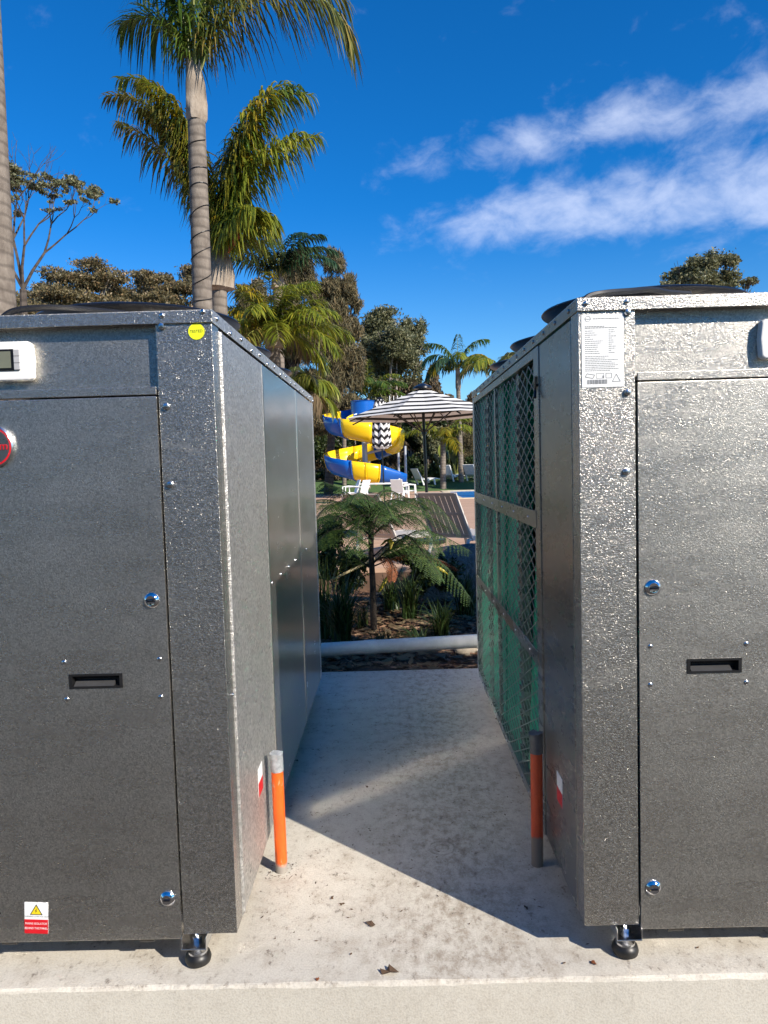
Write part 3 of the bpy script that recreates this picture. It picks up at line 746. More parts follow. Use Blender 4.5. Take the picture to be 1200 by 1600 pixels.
frame2d('symbol_box', [(-lw * .16, tz + .05 * lh), (lw * .02, tz + .05 * lh), (lw * .02, tz + .115 * lh), (-lw * .16, tz + .115 * lh)], .0010, 'print', lab)
frame2d('symbol_book', [(lw * .07, tz + .05 * lh), (lw * .20, tz + .05 * lh), (lw * .20, tz + .115 * lh), (lw * .07, tz + .115 * lh)], .0014, 'print', lab)
frame2d('symbol_cylinder', [(-lw * .42, tz + .07 * lh), (-lw * .24, tz + .05 * lh), (-lw * .20, tz + .095 * lh), (-lw * .38, tz + .115 * lh)], .0018, 'print', lab)
MB().box(-.0015, .0015, -.0018, -.0013, tz + .055 * lh, tz + .085 * lh).build('symbol_drop', 'print', lab)
frame2d('logo_ring', [(-lw * .35 + .0085 * math.cos(a), lh * .44 + .0085 * math.sin(a)) for a in [2 * math.pi * k / 20 for k in range(20)]], .0010, 'print', lab)
text('Rheem', .0075, 'print', lab, Matrix.Translation((-lw * .345, -.0016, lh * .438)) @ FRONT)

# isolator stickers on the inner sides
for u, sx, sgn, yy in ((uL, UW + .0022, 1, .49), (uR, -.0016, -1, .335)):
    st = MB().box(min(0, sgn * .001), max(0, sgn * .001), -.045, .045, -.055, .055).build('warning_sticker', 'white_paper', u, loc=(sx, yy, .43))
    MB().box(min(sgn * .0011, sgn * .0016), max(sgn * .0011, sgn * .0016), -.045, .045, -.055, -.002).build('red_field', 'red', st)
# small black hook by the grille
hk = MB().tube([(-.012, .62, 1.985), (-.014, .625, 1.93), (-.02, .60, 1.90)], .006, 6).box(-.01, -.006, .60, .655, 1.945, 1.955).build('hook', 'black', uR)

# fan cables on the tops
def cable(label, pts, r_=.011):
    P = [Vector(p) for p in pts]; Q = []
    for i in range(len(P) - 1):
        p0, p1, p2, p3 = P[max(i - 1, 0)], P[i], P[i + 1], P[min(i + 2, len(P) - 1)]
        for k in range(6):
            t = k / 6
            Q.append(.5 * ((2 * p1) + (p2 - p0) * t + (2 * p0 - 5 * p1 + 4 * p2 - p3) * t * t + (3 * p1 - p0 - 3 * p2 + p3) * t ** 3))
    Q.append(P[-1])
    o = MB().tube(Q, r_, 7).build('fan_cable', 'black_plastic', None, True)
    return tag(o, label, 'cable')
cable('black conduit curving over the top of the left heat pump beside its fan', [(-1.30, 2.50, 2.155), (-1.25, 2.50, 2.195), (-1.16, 2.52, 2.21), (-1.06, 2.58, 2.215), (-.95, 2.72, 2.225)])
cable('black conduit looping over the top corner of the right heat pump', [(.635, 2.46, 2.15), (.66, 2.47, 2.18), (.72, 2.49, 2.195), (.83, 2.56, 2.215), (.93, 2.66, 2.24), (1.02, 2.74, 2.245), (1.12, 2.80, 2.25)])

# ------------------------------------------------------------------ orange posts
def post(px, py, topy, Y, mat, label, tape_l, lean):
    b = at(px, py, Y); h = at(px, topy, Y).z
    p = empty('conduit_post', (b.x, Y, 0), label, 'post', 'conduit posts beside the heat pumps')
    p.rotation_euler = (0, lean, 0)
    MB().lathe([(.0245, 0), (.0245, .02), (.0245, h - .02)], 20).build('pipe', mat, p, True)
    mb = MB(); pr = []
    rr = random.Random(px)
    vs = []; n = 18; lev = 7
    for i in range(lev):
        for k in range(n):
            a = 2 * math.pi * k / n
            r_ = .0262 + rr.uniform(-.0012, .0014) + (.004 * max(0, math.cos(a + 2.4)) if i >= lev - 2 else 0)
            vs.append((r_ * math.cos(a), r_ * math.sin(a), h - tape_l + i * tape_l / (lev - 1) + (rr.uniform(-.006, .006) if i == lev - 1 else 0)))
    vs.append((0, 0, h + .002))
    fs = [(i * n + k, i * n + (k + 1) % n, (i + 1) * n + (k + 1) % n, (i + 1) * n + k) for i in range(lev - 1) for k in range(n)]
    fs += [((lev - 1) * n + k, (lev - 1) * n + (k + 1) % n, len(vs) - 1) for k in range(n)]
    mb.add(vs, fs).build('tape_wrap', 'tape', p, True)
    return p, h
post(441, 1381, 1176, 2.944, 'orange', 'bright orange conduit stub with crumpled silver tape on top, sunlit, beside left heat pump', .075, R(-.4))
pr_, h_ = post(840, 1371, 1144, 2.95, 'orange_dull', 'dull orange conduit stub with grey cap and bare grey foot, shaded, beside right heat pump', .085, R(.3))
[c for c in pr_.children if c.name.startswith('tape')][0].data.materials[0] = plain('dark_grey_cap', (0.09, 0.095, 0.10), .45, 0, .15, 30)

# PVC drain pipe lying across the bed
pa, pb = at(470, 1017, 6.13), at(790, 999, 6.13)
pv = MB().tube([pa + (pa - pb) * 1.2, pb + (pb - pa) * 1.2], .057, 24).build('drain_pipe', 'pvc', None, True)
tag(pv, 'white plastic drain pipe lying across the bed behind the slab', 'pipe')

cpl = pa.lerp(pb, .34); dpl = (pb - pa).normalized()
MB().tube([cpl - dpl * .05, cpl + dpl * .05], .0605, 24).build('coupling', 'pvc', pv, True)
# ------------------------------------------------------------------ garden bed contents
def litter(name, label, n, xr, yr, zf, smin, smax, mat, seed, group=None):
    r = random.Random(seed); vs = []; q = []
    for _ in range(n):
        x, y = r.uniform(*xr), r.uniform(*yr); z = zf(x, y)
        s_ = r.uniform(smin, smax); a = r.uniform(0, 6.28); el = r.uniform(.15, .5)
        ux, uy = math.cos(a) * s_, math.sin(a) * s_; vx, vy = -math.sin(a) * s_ * el, math.cos(a) * s_ * el
        t1, t2, t3 = (r.uniform(.0, .5) * s_ for _ in range(3)); o = len(vs)
        vs += [(x - ux, y - uy, z + t1 + .002), (x - vx, y - vy, z + t2 * .4 + .002), (x + ux, y + uy, z + t3 + .002), (x + vx, y + vy, z + .002 + t2)]
        q.append((o, o + 1, o + 2, o + 3))
    o = raw(name, vs, q, mat); o['kind'] = 'stuff'; o['label'] = label; o['category'] = 'litter'
    return o
litter('mulch_chips', 'brown bark mulch chips covering the garden bed', 26000, (-2.6, 2.8), (5.97, 9.65), bedz, .012, .055, 'chips', 11)
litter('bed_straw', 'dry straw and twigs scattered over the garden bed', 900, (-1.6, 1.8), (5.97, 9.0), lambda x, y: bedz(x, y) + .012, .05, .11, 'palm_dry', 12)
litter('slab_crumbs', 'tiny dark crumbs of leaf litter on the concrete slab', 800, (-1.2, 1.5), (2.4, 5.9), lambda x, y: 0.0, .003, .0085, 'litter', 13)

litter('post_dirt', 'crumbs of soil gathered round the foot of the left orange post', 90, (-.55, -.43), (2.88, 3.0), lambda x, y: 0.0, .002, .006, 'litter', 14)
def dead_leaf(px, py, size, label, seed, mat='litter'):
    d = CAMR.to_3x3() @ Vector(((px - 600) / F, (800 - py) / F, -1)); t = -CAMLOC.z / d.z; p = CAMLOC + d * t
    r = random.Random(seed); n = 9; vs = [(0, 0, .006)]; fs = []
    for k in range(n):
        a = 2 * math.pi * k / n; rr = size * r.uniform(.35, 1.0); vs.append((rr * math.cos(a), rr * .7 * math.sin(a), r.uniform(.001, size * .45)))
    for k in range(n): fs.append((0, 1 + k, 1 + (k + 1) % n))
    o = MB().add(vs, fs).build('dead_leaf', mat, None, loc=(p.x, p.y, 0.001)); o.modifiers.new('t', 'SOLIDIFY').thickness = .0012
    o.rotation_euler.z = r.uniform(0, 6.28)
    return tag(o, label, 'leaf', 'dead leaves on the slab')
dead_leaf(609, 1521, .040, 'large crumpled dark brown leaf near the front edge of the slab', 1)
dead_leaf(580, 1446, .022, 'cluster-shaped dead leaf in the sunlit middle of the slab', 2)
dead_leaf(534, 1414, .014, 'small dark dead leaf in sunlight left of the larger cluster leaf', 3)
dead_leaf(519, 1404, .014, 'pale brown curled leaf scrap nearest the left orange post on sunlit slab', 4)
dead_leaf(822, 1419, .013, 'small black leaf in the shadow beside the right orange post', 5)
dead_leaf(928, 1506, .016, 'orange brown leaf scrap on sunlit slab left of the right foot', 6, 'fern_brown')
dead_leaf(497, 1531, .013, 'thin brown leaf scrap in front of the left heat pump foot', 7, 'fern_brown')
dead_leaf(573, 1230, .015, 'dark leaf lying on the shaded slab near its middle', 8)
dead_leaf(463, 1189, .018, 'dark leaf at the foot of the left side panels in shade', 9)
dead_leaf(776, 1124, .016, 'dark leaf in shade below the right mesh grille', 10)
dead_leaf(882, 1506, .010, 'tiny tan leaf scrap on the slab by the right kerb edge', 12)

def strap_clump(name, px, py, Y, n, h, spread, label, seed, mat='strap_leaf', w0=.011):
    b = at(px, py, Y); r = random.Random(seed); vs = []; q = []
    for _ in range(n):
        a = r.uniform(0, 6.28); hh = h * r.uniform(.55, 1.1); sp = spread * r.uniform(.15, 1.0)
        bx, by = r.gauss(0, .035), r.gauss(0, .035); dx, dy = math.cos(a), math.sin(a); prev = None; seg = 6; o = len(vs)
        for i in range(seg + 1):
            t = i / seg; out = sp * t ** 1.8; zz = hh * (t - .38 * (sp / spread) * t ** 3)
            wd = w0 * (1 - t * .92)
            cx, cy = bx + dx * out, by + dy * out
            vs += [(cx - dy * wd, cy + dx * wd, zz), (cx + dy * wd, cy - dx * wd, zz + wd * .5)]
            if i: q.append((o + i * 2 - 2, o + i * 2 - 1, o + i * 2 + 1, o + i * 2))
    o = raw(name, vs, q, mat, loc=(b.x, Y, bedz(b.x, Y)))
    return tag(o, label, 'plant', 'strap-leaved clumps in the garden bed')
strap_clump('strap_leaf_clump', 535, 985, 6.75, 150, .85, .45, 'big dark strap-leaved clump beside the left heat pump', 21)
strap_clump('strap_leaf_clump', 505, 960, 7.2, 110, .9, .4, 'tall dark strap-leaved clump tucked against the left heat pump rear corner', 22)
strap_clump('strap_leaf_clump', 640, 955, 7.9, 110, .62, .26, 'upright strap-leaved clump right of the tree fern stem', 23)
strap_clump('strap_leaf_clump', 600, 990, 6.75, 90, .24, .36, 'low flattened grassy clump just behind the drain pipe', 24, w0=.008)
strap_clump('strap_leaf_clump', 655, 985, 6.95, 70, .2, .3, 'small low grassy tuft behind the drain pipe near the stone', 25, w0=.007)
strap_clump('strap_leaf_clump', 690, 975, 7.1, 110, .45, .34, 'arching grassy clump in shade below the right fern fronds', 27)
strap_clump('strap_leaf_clump', 728, 950, 8.0, 110, .6, .34, 'dark strappy clump in front of the grey rock wall', 28)
strap_clump('strap_leaf_clump', 612, 940, 8.3, 90, .5, .3, 'grassy clump between the fern stem and the upright clump', 29)
strap_clump('strap_leaf_clump', 565, 960, 7.6, 60, .35, .25, 'thin grassy tuft beside the base of the tree fern stem', 26, w0=.007)

def boulder(name, c, s, label, cat, mat, seed, sub=3, amp=.22):
    bm = bmesh.new(); bmesh.ops.create_icosphere(bm, subdivisions=sub, radius=1)
    r = random.Random(seed); ph = [r.uniform(0, 6) for _ in range(6)]
    for v in bm.verts:
        p = v.co; k = 1 + amp * (math.sin(p.x * 2.3 + ph[0]) * math.sin(p.y * 2.9 + ph[1]) + .6 * math.sin(p.z * 4.1 + ph[2] + p.x * 3)) + amp * .4 * math.sin(p.x * 7 + ph[3]) * math.sin(p.z * 8 + p.y * 6 + ph[4])
        v.co = Vector((p.x * s[0] * k, p.y * s[1] * k, p.z * s[2] * k))
    me = bpy.data.meshes.new(name); bm.to_mesh(me); bm.free(); me.materials.append(M[mat])
    me.polygons.foreach_set('use_smooth', [True] * len(me.polygons))
    o = bpy.data.objects.new(name, me); COL.objects.link(o); o.location = c
    return tag(o, label, cat)
p = at(728, 990, 6.5); boulder('stone', (p.x, 6.5, .0), (.11, .09, .075), 'pale stone half buried in mulch by the right end of the drain pipe', 'stone', 'stone', 31, 2, .3)

# dark grey rock-faced garden wall right of the fern
def garden_wall():
    n = 40; vs = []; fs = []; prof = [(-.24, -.1), (-.25, .15), (-.22, .42), (-.13, .58), (.02, .64), (.16, .6), (.24, .4), (.25, -.1)]
    m_ = len(prof)
    for i in range(n + 1):
        t = i / n; x = .36 + t * 3.4; y = 9.05 + .25 * math.sin(t * 2.2) ; hgt = min(1, .45 + t * 6) if t < .1 else 1
        for j, (a, z) in enumerate(prof):
            k = .03 * hsh(x * 3 + j, z * 5 + j)
            vs.append((x + k, y + a * (1 + k * 2), z * hgt + (k if z > 0 else 0)))
    for i in range(n):
        for j in range(m_ - 1): fs.append((i * m_ + j, i * m_ + j + 1, (i + 1) * m_ + j + 1, (i + 1) * m_ + j))
    fs.append(tuple(range(m_))); fs.append(tuple(n * m_ + j for j in range(m_)))
    return tag(MB().add(vs, fs).build('garden_wall', 'rock', None, True), 'low dark grey rock-faced wall behind the fern fronds', 'wall')
garden_wall()

# fern fronds: rachis + pinnae with small pinnules
def fern_frond(path, plen, npin, mat, parent, r_, stem_mat='fern_stem', size=1.0):
    vs = []; q = []
    P = [Vector(p) for p in path]
    def pos(t):
        f = t * (len(P) - 1); i = min(int(f), len(P) - 2); f -= i
        p0, p1, p2, p3 = P[max(i - 1, 0)], P[i], P[i + 1], P[min(i + 2, len(P) - 1)]
        return .5 * ((2 * p1) + (p2 - p0) * f + (2 * p0 - 5 * p1 + 4 * p2 - p3) * f * f + (3 * p1 - p0 - 3 * p2 + p3) * f ** 3)
    st = MB().tube([pos(k / 14) for k in range(15)], [.0085 * (1 - .85 * k / 14) for k in range(15)], 5)
    for k in range(npin):
        t = .16 + .83 * k / npin
        c = pos(t); T = (pos(min(1, t + .02)) - pos(t - .02)).normalized()
        S_ = T.cross(Vector((0, 0, 1)))
        if S_.length < .05: S_ = Vector((1, 0, 0))
        S_.normalize(); U = S_.cross(T)
        ln = plen * math.sin(math.pi * min(1, .14 + .83 * (t - .15) / .85)) ** .75 * r_.uniform(.85, 1.12) + .02
        for sg in (-1, 1):
            D = (S_ * sg * .9 + T * .42 + Vector((0, 0, -.22 - r_.uniform(0, .3)))).normalized()
            W_ = D.cross(U).normalized(); nn = max(5, int(ln / .0135))
            for m_ in range(nn):
                tt = (m_ + .5) / nn; cc = c + D * ln * tt + Vector((0, 0, -.06 * tt * tt * ln / .2))
                pl = .017 * size * (1 - tt * .7) + .004
                for s2 in (-1, 1):
                    e = (W_ * s2 + D * .4).normalized() * pl; hw = D * .0050 * size
                    o = len(vs); dz = Vector((0, 0, r_.uniform(-.008, .002)))
                    vs += [cc - hw, cc + hw, cc + e + hw * .6 + dz, cc + e - hw * .4 + dz]; q.append((o, o + 1, o + 2, o + 3))
    f = raw('frond', vs, q, mat, parent)
    # island colours per pinnule; the stalk is a sub-part
    st.build('stalk', stem_mat, f)
    return f
FY = 7.5
fb = at(584, 985, FY)
fern = empty('tree_fern', (fb.x, FY, 0), 'young tree fern with slim dark stem and arching feathery fronds between the heat pumps', 'fern')
crown = at(580, 815, FY) - Vector((fb.x, FY, 0)); fr_ = random.Random(5)
MB().tube([(0, 0, -.1), (.005, 0, .4), (-.005, 0, .8), tuple(crown)], [.036, .032, .028, .03], 9).build('stem', 'fern_stem', fern, True)
def fl(px, py, Y=FY): return at(px, py, Y) - Vector((fb.x, FY, 0))
frs = [
    ([crown, fl(560, 785, 7.3), fl(535, 765, 7.1), fl(505, 752, 6.9)], .20, 'fern_leaf'),
    ([crown, fl(555, 800, 7.6), fl(530, 790, 7.8), fl(498, 790, 7.9)], .20, 'fern_leaf'),
    ([crown, fl(600, 785, 7.2), fl(630, 783, 7.0), fl(668, 800, 6.8)], .19, 'fern_leaf'),
    ([crown, fl(590, 778, 7.9), fl(605, 765, 8.2), fl(640, 780, 8.6)], .18, 'fern_leaf'),
    ([crown, fl(575, 780, 7.0), fl(560, 770, 6.6), fl(548, 785, 6.2)], .18, 'fern_leaf'),
    ([fl(583, 880), fl(620, 848, 7.3), fl(665, 828, 7.1), fl(735, 860, 6.9)], .20, 'fern_leaf'),
    ([fl(583, 880), fl(625, 850, 7.6), fl(680, 870, 7.4), fl(738, 940, 7.2)], .22, 'fern_leaf'),
    ([fl(583, 870), fl(630, 835, 7.2), fl(668, 872, 6.9), fl(690, 905, 6.8)], .14, 'fern_leaf'),
    ([fl(583, 860), fl(545, 830, 7.3), fl(515, 830, 7.2), fl(495, 850, 7.1)], .18, 'fern_leaf'),
    ([fl(583, 890), fl(555, 870, 7.6), fl(530, 850, 7.8), fl(500, 835, 7.9)], .18, 'fern_leaf'),
    ([fl(583, 880), fl(610, 850, 7.9), fl(645, 840, 8.2), fl(690, 850, 8.5)], .18, 'fern_leaf'),
    ([fl(583, 880), fl(600, 870, 7.3), fl(612, 885, 7.1), fl(612, 905, 7.0)], .055, 'fern_brown'),
    ([fl(583, 885), fl(640, 865, 7.7), fl(690, 876, 7.9), fl(715, 890, 8.0)], .07, 'fern_brown'),
]
for k in range(12):
    a = 2 * math.pi * k / 12 + .3; ln = fr_.uniform(.55, .85); st_ = crown if k % 2 else crown * .86
    d_ = Vector((math.cos(a), math.sin(a), 0)); frs.append(([st_, st_ + d_ * ln * .4 + Vector((0, 0, .2)), st_ + d_ * ln * .8 + Vector((0, 0, .2)), st_ + d_ * ln * 1.15 + Vector((0, 0, fr_.uniform(-.15, .1)))], .19, 'fern_leaf'))
for path, pl, mt in frs: fern_frond(path, pl, 32, mt, fern, fr_)
for (p0, p1, Y0, Y1, lab_) in (((520, 905), (640, 850), 7.9, 8.3, 'pale bamboo stake leaning across the garden bed'),):
    a, b = at(*p0, Y0), at(*p1, Y1); a.z = max(a.z, .0)
    tag(MB().tube([a, (a + b) / 2 + Vector((0, 0, .01)), b], .014, 8).build('bamboo_stake', 'bamboo', None, True), lab_, 'stake')
def yellow_blade(pts, label, wd=.03):
    vs = []; q = []; n = len(pts)
    for i, (px, py, Y) in enumerate(pts):
        p = at(px, py, Y); k = wd * (1 - abs(i / (n - 1) - .4) * 1.5) + .003
        vs += [p + Vector((k, 0, k * .3)), p - Vector((k, 0, k * .3))]
        if i: q.append((i * 2 - 2, i * 2 - 1, i * 2 + 1, i * 2))
    o = raw('yellow_leaf', vs, q, 'yellow_leaf', smooth=True); o.modifiers.new('t', 'SOLIDIFY').thickness = .002
    return tag(o, label, 'leaf', 'yellowed leaves in the garden bed')
yellow_blade([(592, 925, 7.3), (602, 908, 7.3), (610, 896, 7.35), (614, 888, 7.4)], 'long yellowed leaf leaning from the tree fern stem')
yellow_blade([(596, 852, 7.2), (606, 842, 7.2), (612, 848, 7.15), (610, 858, 7.1)], 'small bent yellow leaf beside the tree fern stem')
yellow_blade([(682, 885, 7.6), (690, 891, 7.6), (700, 898, 7.6)], 'yellow leaf caught among the right fern fronds', .025)

# ------------------------------------------------------------------ pool furniture
def lounger(name, px, py, Y, rz, label, group):
    b = at(px, py, Y)
    t = empty(name, (b.x, Y, DZ), label, 'sun lounger', group, rz)
    # local: back at -y (towards camera), feet at +y ; backrest reclines towards the camera
    W_ = .33
    ang = R(55); dy, dz = -math.cos(ang), math.sin(ang); L_ = .80
    y0, z0 = 0.0, .30
    def bk(s, o=0.0, x=0.0): return (x, y0 + dy * s * L_ - dz * o * 1.0, z0 + dz * s * L_ + dy * o)
    fr = MB()
    def slat(x0, x1, s0, s1, th=.018):
        vs = [bk(s0, 0, x0), bk(s0, 0, x1), bk(s1, 0, x1), bk(s1, 0, x0), bk(s0, th, x0), bk(s0, th, x1), bk(s1, th, x1), bk(s1, th, x0)]
        return vs, [(3, 2, 1, 0), (4, 5, 6, 7), (0, 1, 5, 4), (1, 2, 6, 5), (2, 3, 7, 6), (3, 0, 4, 7)]
    back = empty_part = None
    f = MB().add(*slat(-W_, W_, 0, .07)).add(*slat(-W_, W_, .50, .56)).add(*slat(-W_, W_, .93, 1.0)).build('backrest', 'lounger', t, bevel=.004)
    n = 7; gp = .012; sw = (2 * (W_ - .04) - gp * (n - 1)) / n
    for s0, s1 in ((.07, .50), (.56, .93)):
        for k in range(n):
            xa = -W_ + .04 + k * (sw + gp)
            MB().add(*slat(xa, xa + sw, s0, s1, .014)).build('back_slat', 'lounger', f)
    for sx in (-1, 1):
        xa, xb = sorted((sx * W_, sx * (W_ - .038)))
        MB().add(*slat(xa, xb, -.02, 1.0, .03)).build('side_rim', 'lounger_sunlit', f, bevel=.004)
    seat = MB().box(-W_, -W_ + .05, 0, 1.2, .24, .30).box(W_ - .05, W_, 0, 1.2, .24, .30).build('seat_frame', 'lounger_sunlit', t, bevel=.006)
    for k in range(12): MB().box(-W_ + .05, W_ - .05, .02 + k * .098, .10 + k * .098, .275, .295).build('seat_slat', 'lounger_sunlit', seat)
    for sx in (-1, 1):
        for yy in (-.18, 1.05):
            MB().tube([(sx * (W_ - .03), yy, 0), (sx * (W_ - .03), yy + .1 * (1 if yy < 0 else -1), .27)], [.022, .028], 8).build('leg', 'lounger_sunlit', t)
        MB().tube([(sx * (W_ - .03), -.08, .26), (sx * (W_ - .03), .15, .26)], .022, 8).build('rail', 'lounger_sunlit', t)
    return t
lounger('sun_lounger', 707, 843, 10.7, R(-33), 'taupe slatted sun lounger with raised back right of the fern', 'taupe loungers on the deck')
lounger('sun_lounger', 592, 838, 10.9, R(-33), 'taupe slatted sun lounger half hidden behind the fern fronds', 'taupe loungers on the deck')

def chaise(px, py, Y, z, rz, label):
    b = at(px, py, Y); t = empty('white_chaise', (b.x, Y, z), label, 'sun lounger', 'white chaises on the far lawn', rz)
    prof = [(-.62, .86), (-.55, .88), (-.28, .40), (.0, .30), (.45, .38), (.95, .30), (1.0, .26), (.45, .30), (.0, .20), (-.34, .33)]
    MB().prism(prof, 'X', -.32, .32).build('shell', 'white_plastic', t, bevel=.02)
    for sx in (-1, 1):
        MB().prism([(-.34, .33), (-.25, .30), (-.12, .0), (-.2, .0)], 'X', *sorted((sx * .31, sx * .25))).build('leg', 'white_plastic', t)
        MB().prism([(.4, .30), (.5, .31), (.56, .0), (.48, .0)], 'X', *sorted((sx * .31, sx * .25))).build('leg', 'white_plastic', t)
    return t
chaise(662, 752, 38.5, DZ + .27, R(-60), 'leftmost white chaise on the lawn just left of the black umbrella pole')
chaise(704, 752, 39.2, DZ + .40, R(-35), 'white chaise on the lawn beside the slender palm trunk')
chaise(740, 750, 39.2, DZ + .40, R(-35), 'white chaise on the lawn cut off by the right heat pump')

def garden_chair(px, Y, rz, label):
    b = at(px, 780, Y); t = empty('white_chair', (b.x, Y, DZ), label, 'chair', 'white plastic chairs round the table', rz)
    MB().box(-.22, .22, -.22, .22, .42, .45).build('seat', 'white_plastic', t, bevel=.012)
    bkm = MB()
    def tr(x, s, th): return (x, .21 + s * .16 + th, .45 + s * .42)
    vs = []
    bkm.prism([(.19, .45), (.22, .45), (.36, .87), (.33, .88)], 'X', -.21, .21).build('backrest', 'white_plastic', t, bevel=.012)
    for sx in (-1, 1):
        MB().tube([(sx * .21, -.2, .43), (sx * .25, -.26, 0)], [.028, .02], 6).build('leg', 'white_plastic', t)
        MB().tube([(sx * .21, .2, .43), (sx * .24, .30, 0)], [.028, .02], 6).build('leg', 'white_plastic', t)
        MB().tube([(sx * .24, -.22, .2), (sx * .25, -.2, .64), (sx * .25, .0, .66), (sx * .22, .28, .64)], .022, 6).build('armrest', 'white_plastic', t)
    return t
TY = 26.0
tb = at(597, 780, TY)
tbl = empty('white_table', (tb.x, TY, DZ), 'white plastic table on the deck below the folded striped umbrella', 'table')
MB().prism([(.92 * math.cos(a) * (1 if True else 1), .62 * math.sin(a)) for a in [2 * math.pi * k / 28 for k in range(28)]], 'Z', .70, .735).build('table_top', 'white_plastic', tbl, bevel=.008)
for sx in (-1, 1):
    for sy in (-1, 1): MB().tube([(sx * .55, sy * .35, .70), (sx * .62, sy * .40, 0)], .03, 8).build('leg', 'white_plastic', tbl)
garden_chair(547, 25.6, R(-75), 'white plastic chair at the left end of the table')
garden_chair(561, 25.0, R(-125), 'white plastic chair at the near left of the table')
garden_chair(625, 24.8, R(160), 'white plastic chair with its back to us in front of the table')
garden_chair(640, 26.0, R(85), 'white plastic chair at the right end of the table')

# open striped umbrella
UY = 12.7
ub = at(668, 770, UY); ut = at(664, 603, UY); zt = ut.z - DZ
um = empty('striped_umbrella', (ub.x, UY, DZ), 'open black and white striped umbrella on a black pole', 'umbrella')
um.rotation_euler = (0, R(-1.0), 0)
MB().lathe([(.026, 0), (.026, zt)], 14).build('pole', 'black', um, True)
MB().lathe([(.30, 0), (.30, .06), (.05, .09)], 24).build('base', 'black', um, True)
nS = 8; Rr = 1.36; drop = .50; off = R(22.5)
can = MB(); vs = []; fs = []; lv = 10
for i in range(lv + 1):
    t = i / lv
    for k in range(nS * 4):
        a = 2 * math.pi * k / (nS * 4) + off
        loc_a = (a - off) % (2 * math.pi / nS) - math.pi / nS
        poly = math.cos(math.pi / nS) / math.cos(loc_a)
        sag = .03 * math.sin(math.pi * t) * (math.cos(loc_a * nS) * .5 + .5)
        vs.append((Rr * t * poly * math.cos(a), Rr * t * poly * math.sin(a), zt - .02 - drop * (t ** .93) - sag))
m_ = nS * 4
for i in range(lv):
    for k in range(m_): fs.append((i * m_ + k, i * m_ + (k + 1) % m_, (i + 1) * m_ + (k + 1) % m_, (i + 1) * m_ + k))
cn = can.add(vs, fs).build('canopy', 'stripe', um); cn.modifiers.new('t', 'SOLIDIFY').thickness = .004
MB().lathe([(.16, -.045), (.155, -.015), (.06, .03), (.02, .045)], 16).build('cap', 'black', um, True, loc=(0, 0, zt))
for k in range(nS):
    a = 2 * math.pi * k / nS + off; ca, sa = math.cos(a), math.sin(a)
    rb = MB().tube([(.03 * ca, .03 * sa, zt - .09), (Rr * .98 * ca, Rr * .98 * sa, zt - .07 - drop)], .012, 6).build('rib', 'black', um)
    MB().tube([(.03 * ca, .03 * sa, zt - .78), (Rr * .5 * ca, Rr * .5 * sa, zt - .09 - drop * .5)], .011, 6).build('strut', 'black', rb)
MB().lathe([(.05, zt - .82), (.05, zt - .74)], 14).build('hub', 'black', um, True)
# folded umbrella over the table
cz = at(600, 622, TY).z - DZ
cu_ = empty('folded_umbrella', (at(600, 745, TY).x, TY, DZ), 'folded striped umbrella standing through the white table', 'umbrella')
cu_.rotation_euler = (0, R(-1.2), 0)
MB().lathe([(.024, 0), (.024, cz)], 12).build('pole', 'black', cu_, True)
z1 = at(600, 700, TY).z - DZ
vs = []; fs = []; prof = [(.22, 0), (.30, .04), (.285, .35), (.25, .62), (.20, .9), (.13, 1.0)]
pn = 64; Hc = cz - z1 - .05
for r_, t in prof:
    for k in range(pn):
        a = 2 * math.pi * k / pn; rr = r_ * (1 + .14 * math.cos(8 * a)); vs.append((rr * math.cos(a), rr * math.sin(a), z1 + t * Hc + (.03 * math.cos(8 * a) if t < .03 else 0)))
for i in range(len(prof) - 1):
    for k in range(pn): fs.append((i * pn + k, i * pn + (k + 1) % pn, (i + 1) * pn + (k + 1) % pn, (i + 1) * pn + k))
fs.append(tuple(range(pn)))
MB().add(vs, fs).build('canopy', 'stripe_chev', cu_, True)
MB().lathe([(.11, cz - .06), (.12, cz - .02), (.05, cz + .03)], 12).build('cap', 'black', cu_, True)

# water slide
SY = 33.0
sc_ = at(571, 745, SY); sb = at(571, 700, SY)
slide = empty('water_slide', (sc_.x, SY, .6), 'spiral water slide with alternating blue and yellow flume sections', 'water slide')
RS, th0 = 1.28, R(95)
def zsl(th): return 3.85 - .6 - 1.72 * (th - R(95)) / (2 * math.pi)
sect = [(.52, .50), (.50, .22), (.43, -.06), (.27, -.26), (0, -.33), (-.25, -.26), (-.40, -.06), (-.47, .16), (-.50, .30)]
def flume(thA, thB, col):
    mb = MB(); vs = []; fs = []; n = 7; m_ = len(sect)
    for i in range(n + 1):
        th = thA + (thB - thA) * i / n
        for r_, z in sect:
            rr = RS + r_; vs.append((rr * math.cos(th), rr * math.sin(th), zsl(th) + z))
    for i in range(n):
        for j in range(m_ - 1): fs.append((i * m_ + j, i * m_ + j + 1, (i + 1) * m_ + j + 1, (i + 1) * m_ + j))
    o = mb.add(vs, fs).build('flume_section', col, slide, True); s_ = o.modifiers.new('t', 'SOLIDIFY'); s_.thickness = .03; s_.offset = 0
    # joint flange
    fl_ = MB(); vs = []
    th = thB
    for sc2 in (1.0, 1.09):
        for d in (-.012, .012):
            for r_, z in sect: vs.append(((RS + r_ * sc2) * math.cos(th + d), (RS + r_ * sc2) * math.sin(th + d), zsl(th) + z * sc2 - (.03 if sc2 > 1 else 0)))
    fs = []
    for j in range(m_ - 1):
        a, b, c, d = j, m_ + j, 2 * m_ + j, 3 * m_ + j
        fs += [(c, c + 1, d + 1, d), (a, a + 1, c + 1, c), (b, b + 1, d + 1, d)]
    fl_.add(vs, fs).build('flange', col, o)
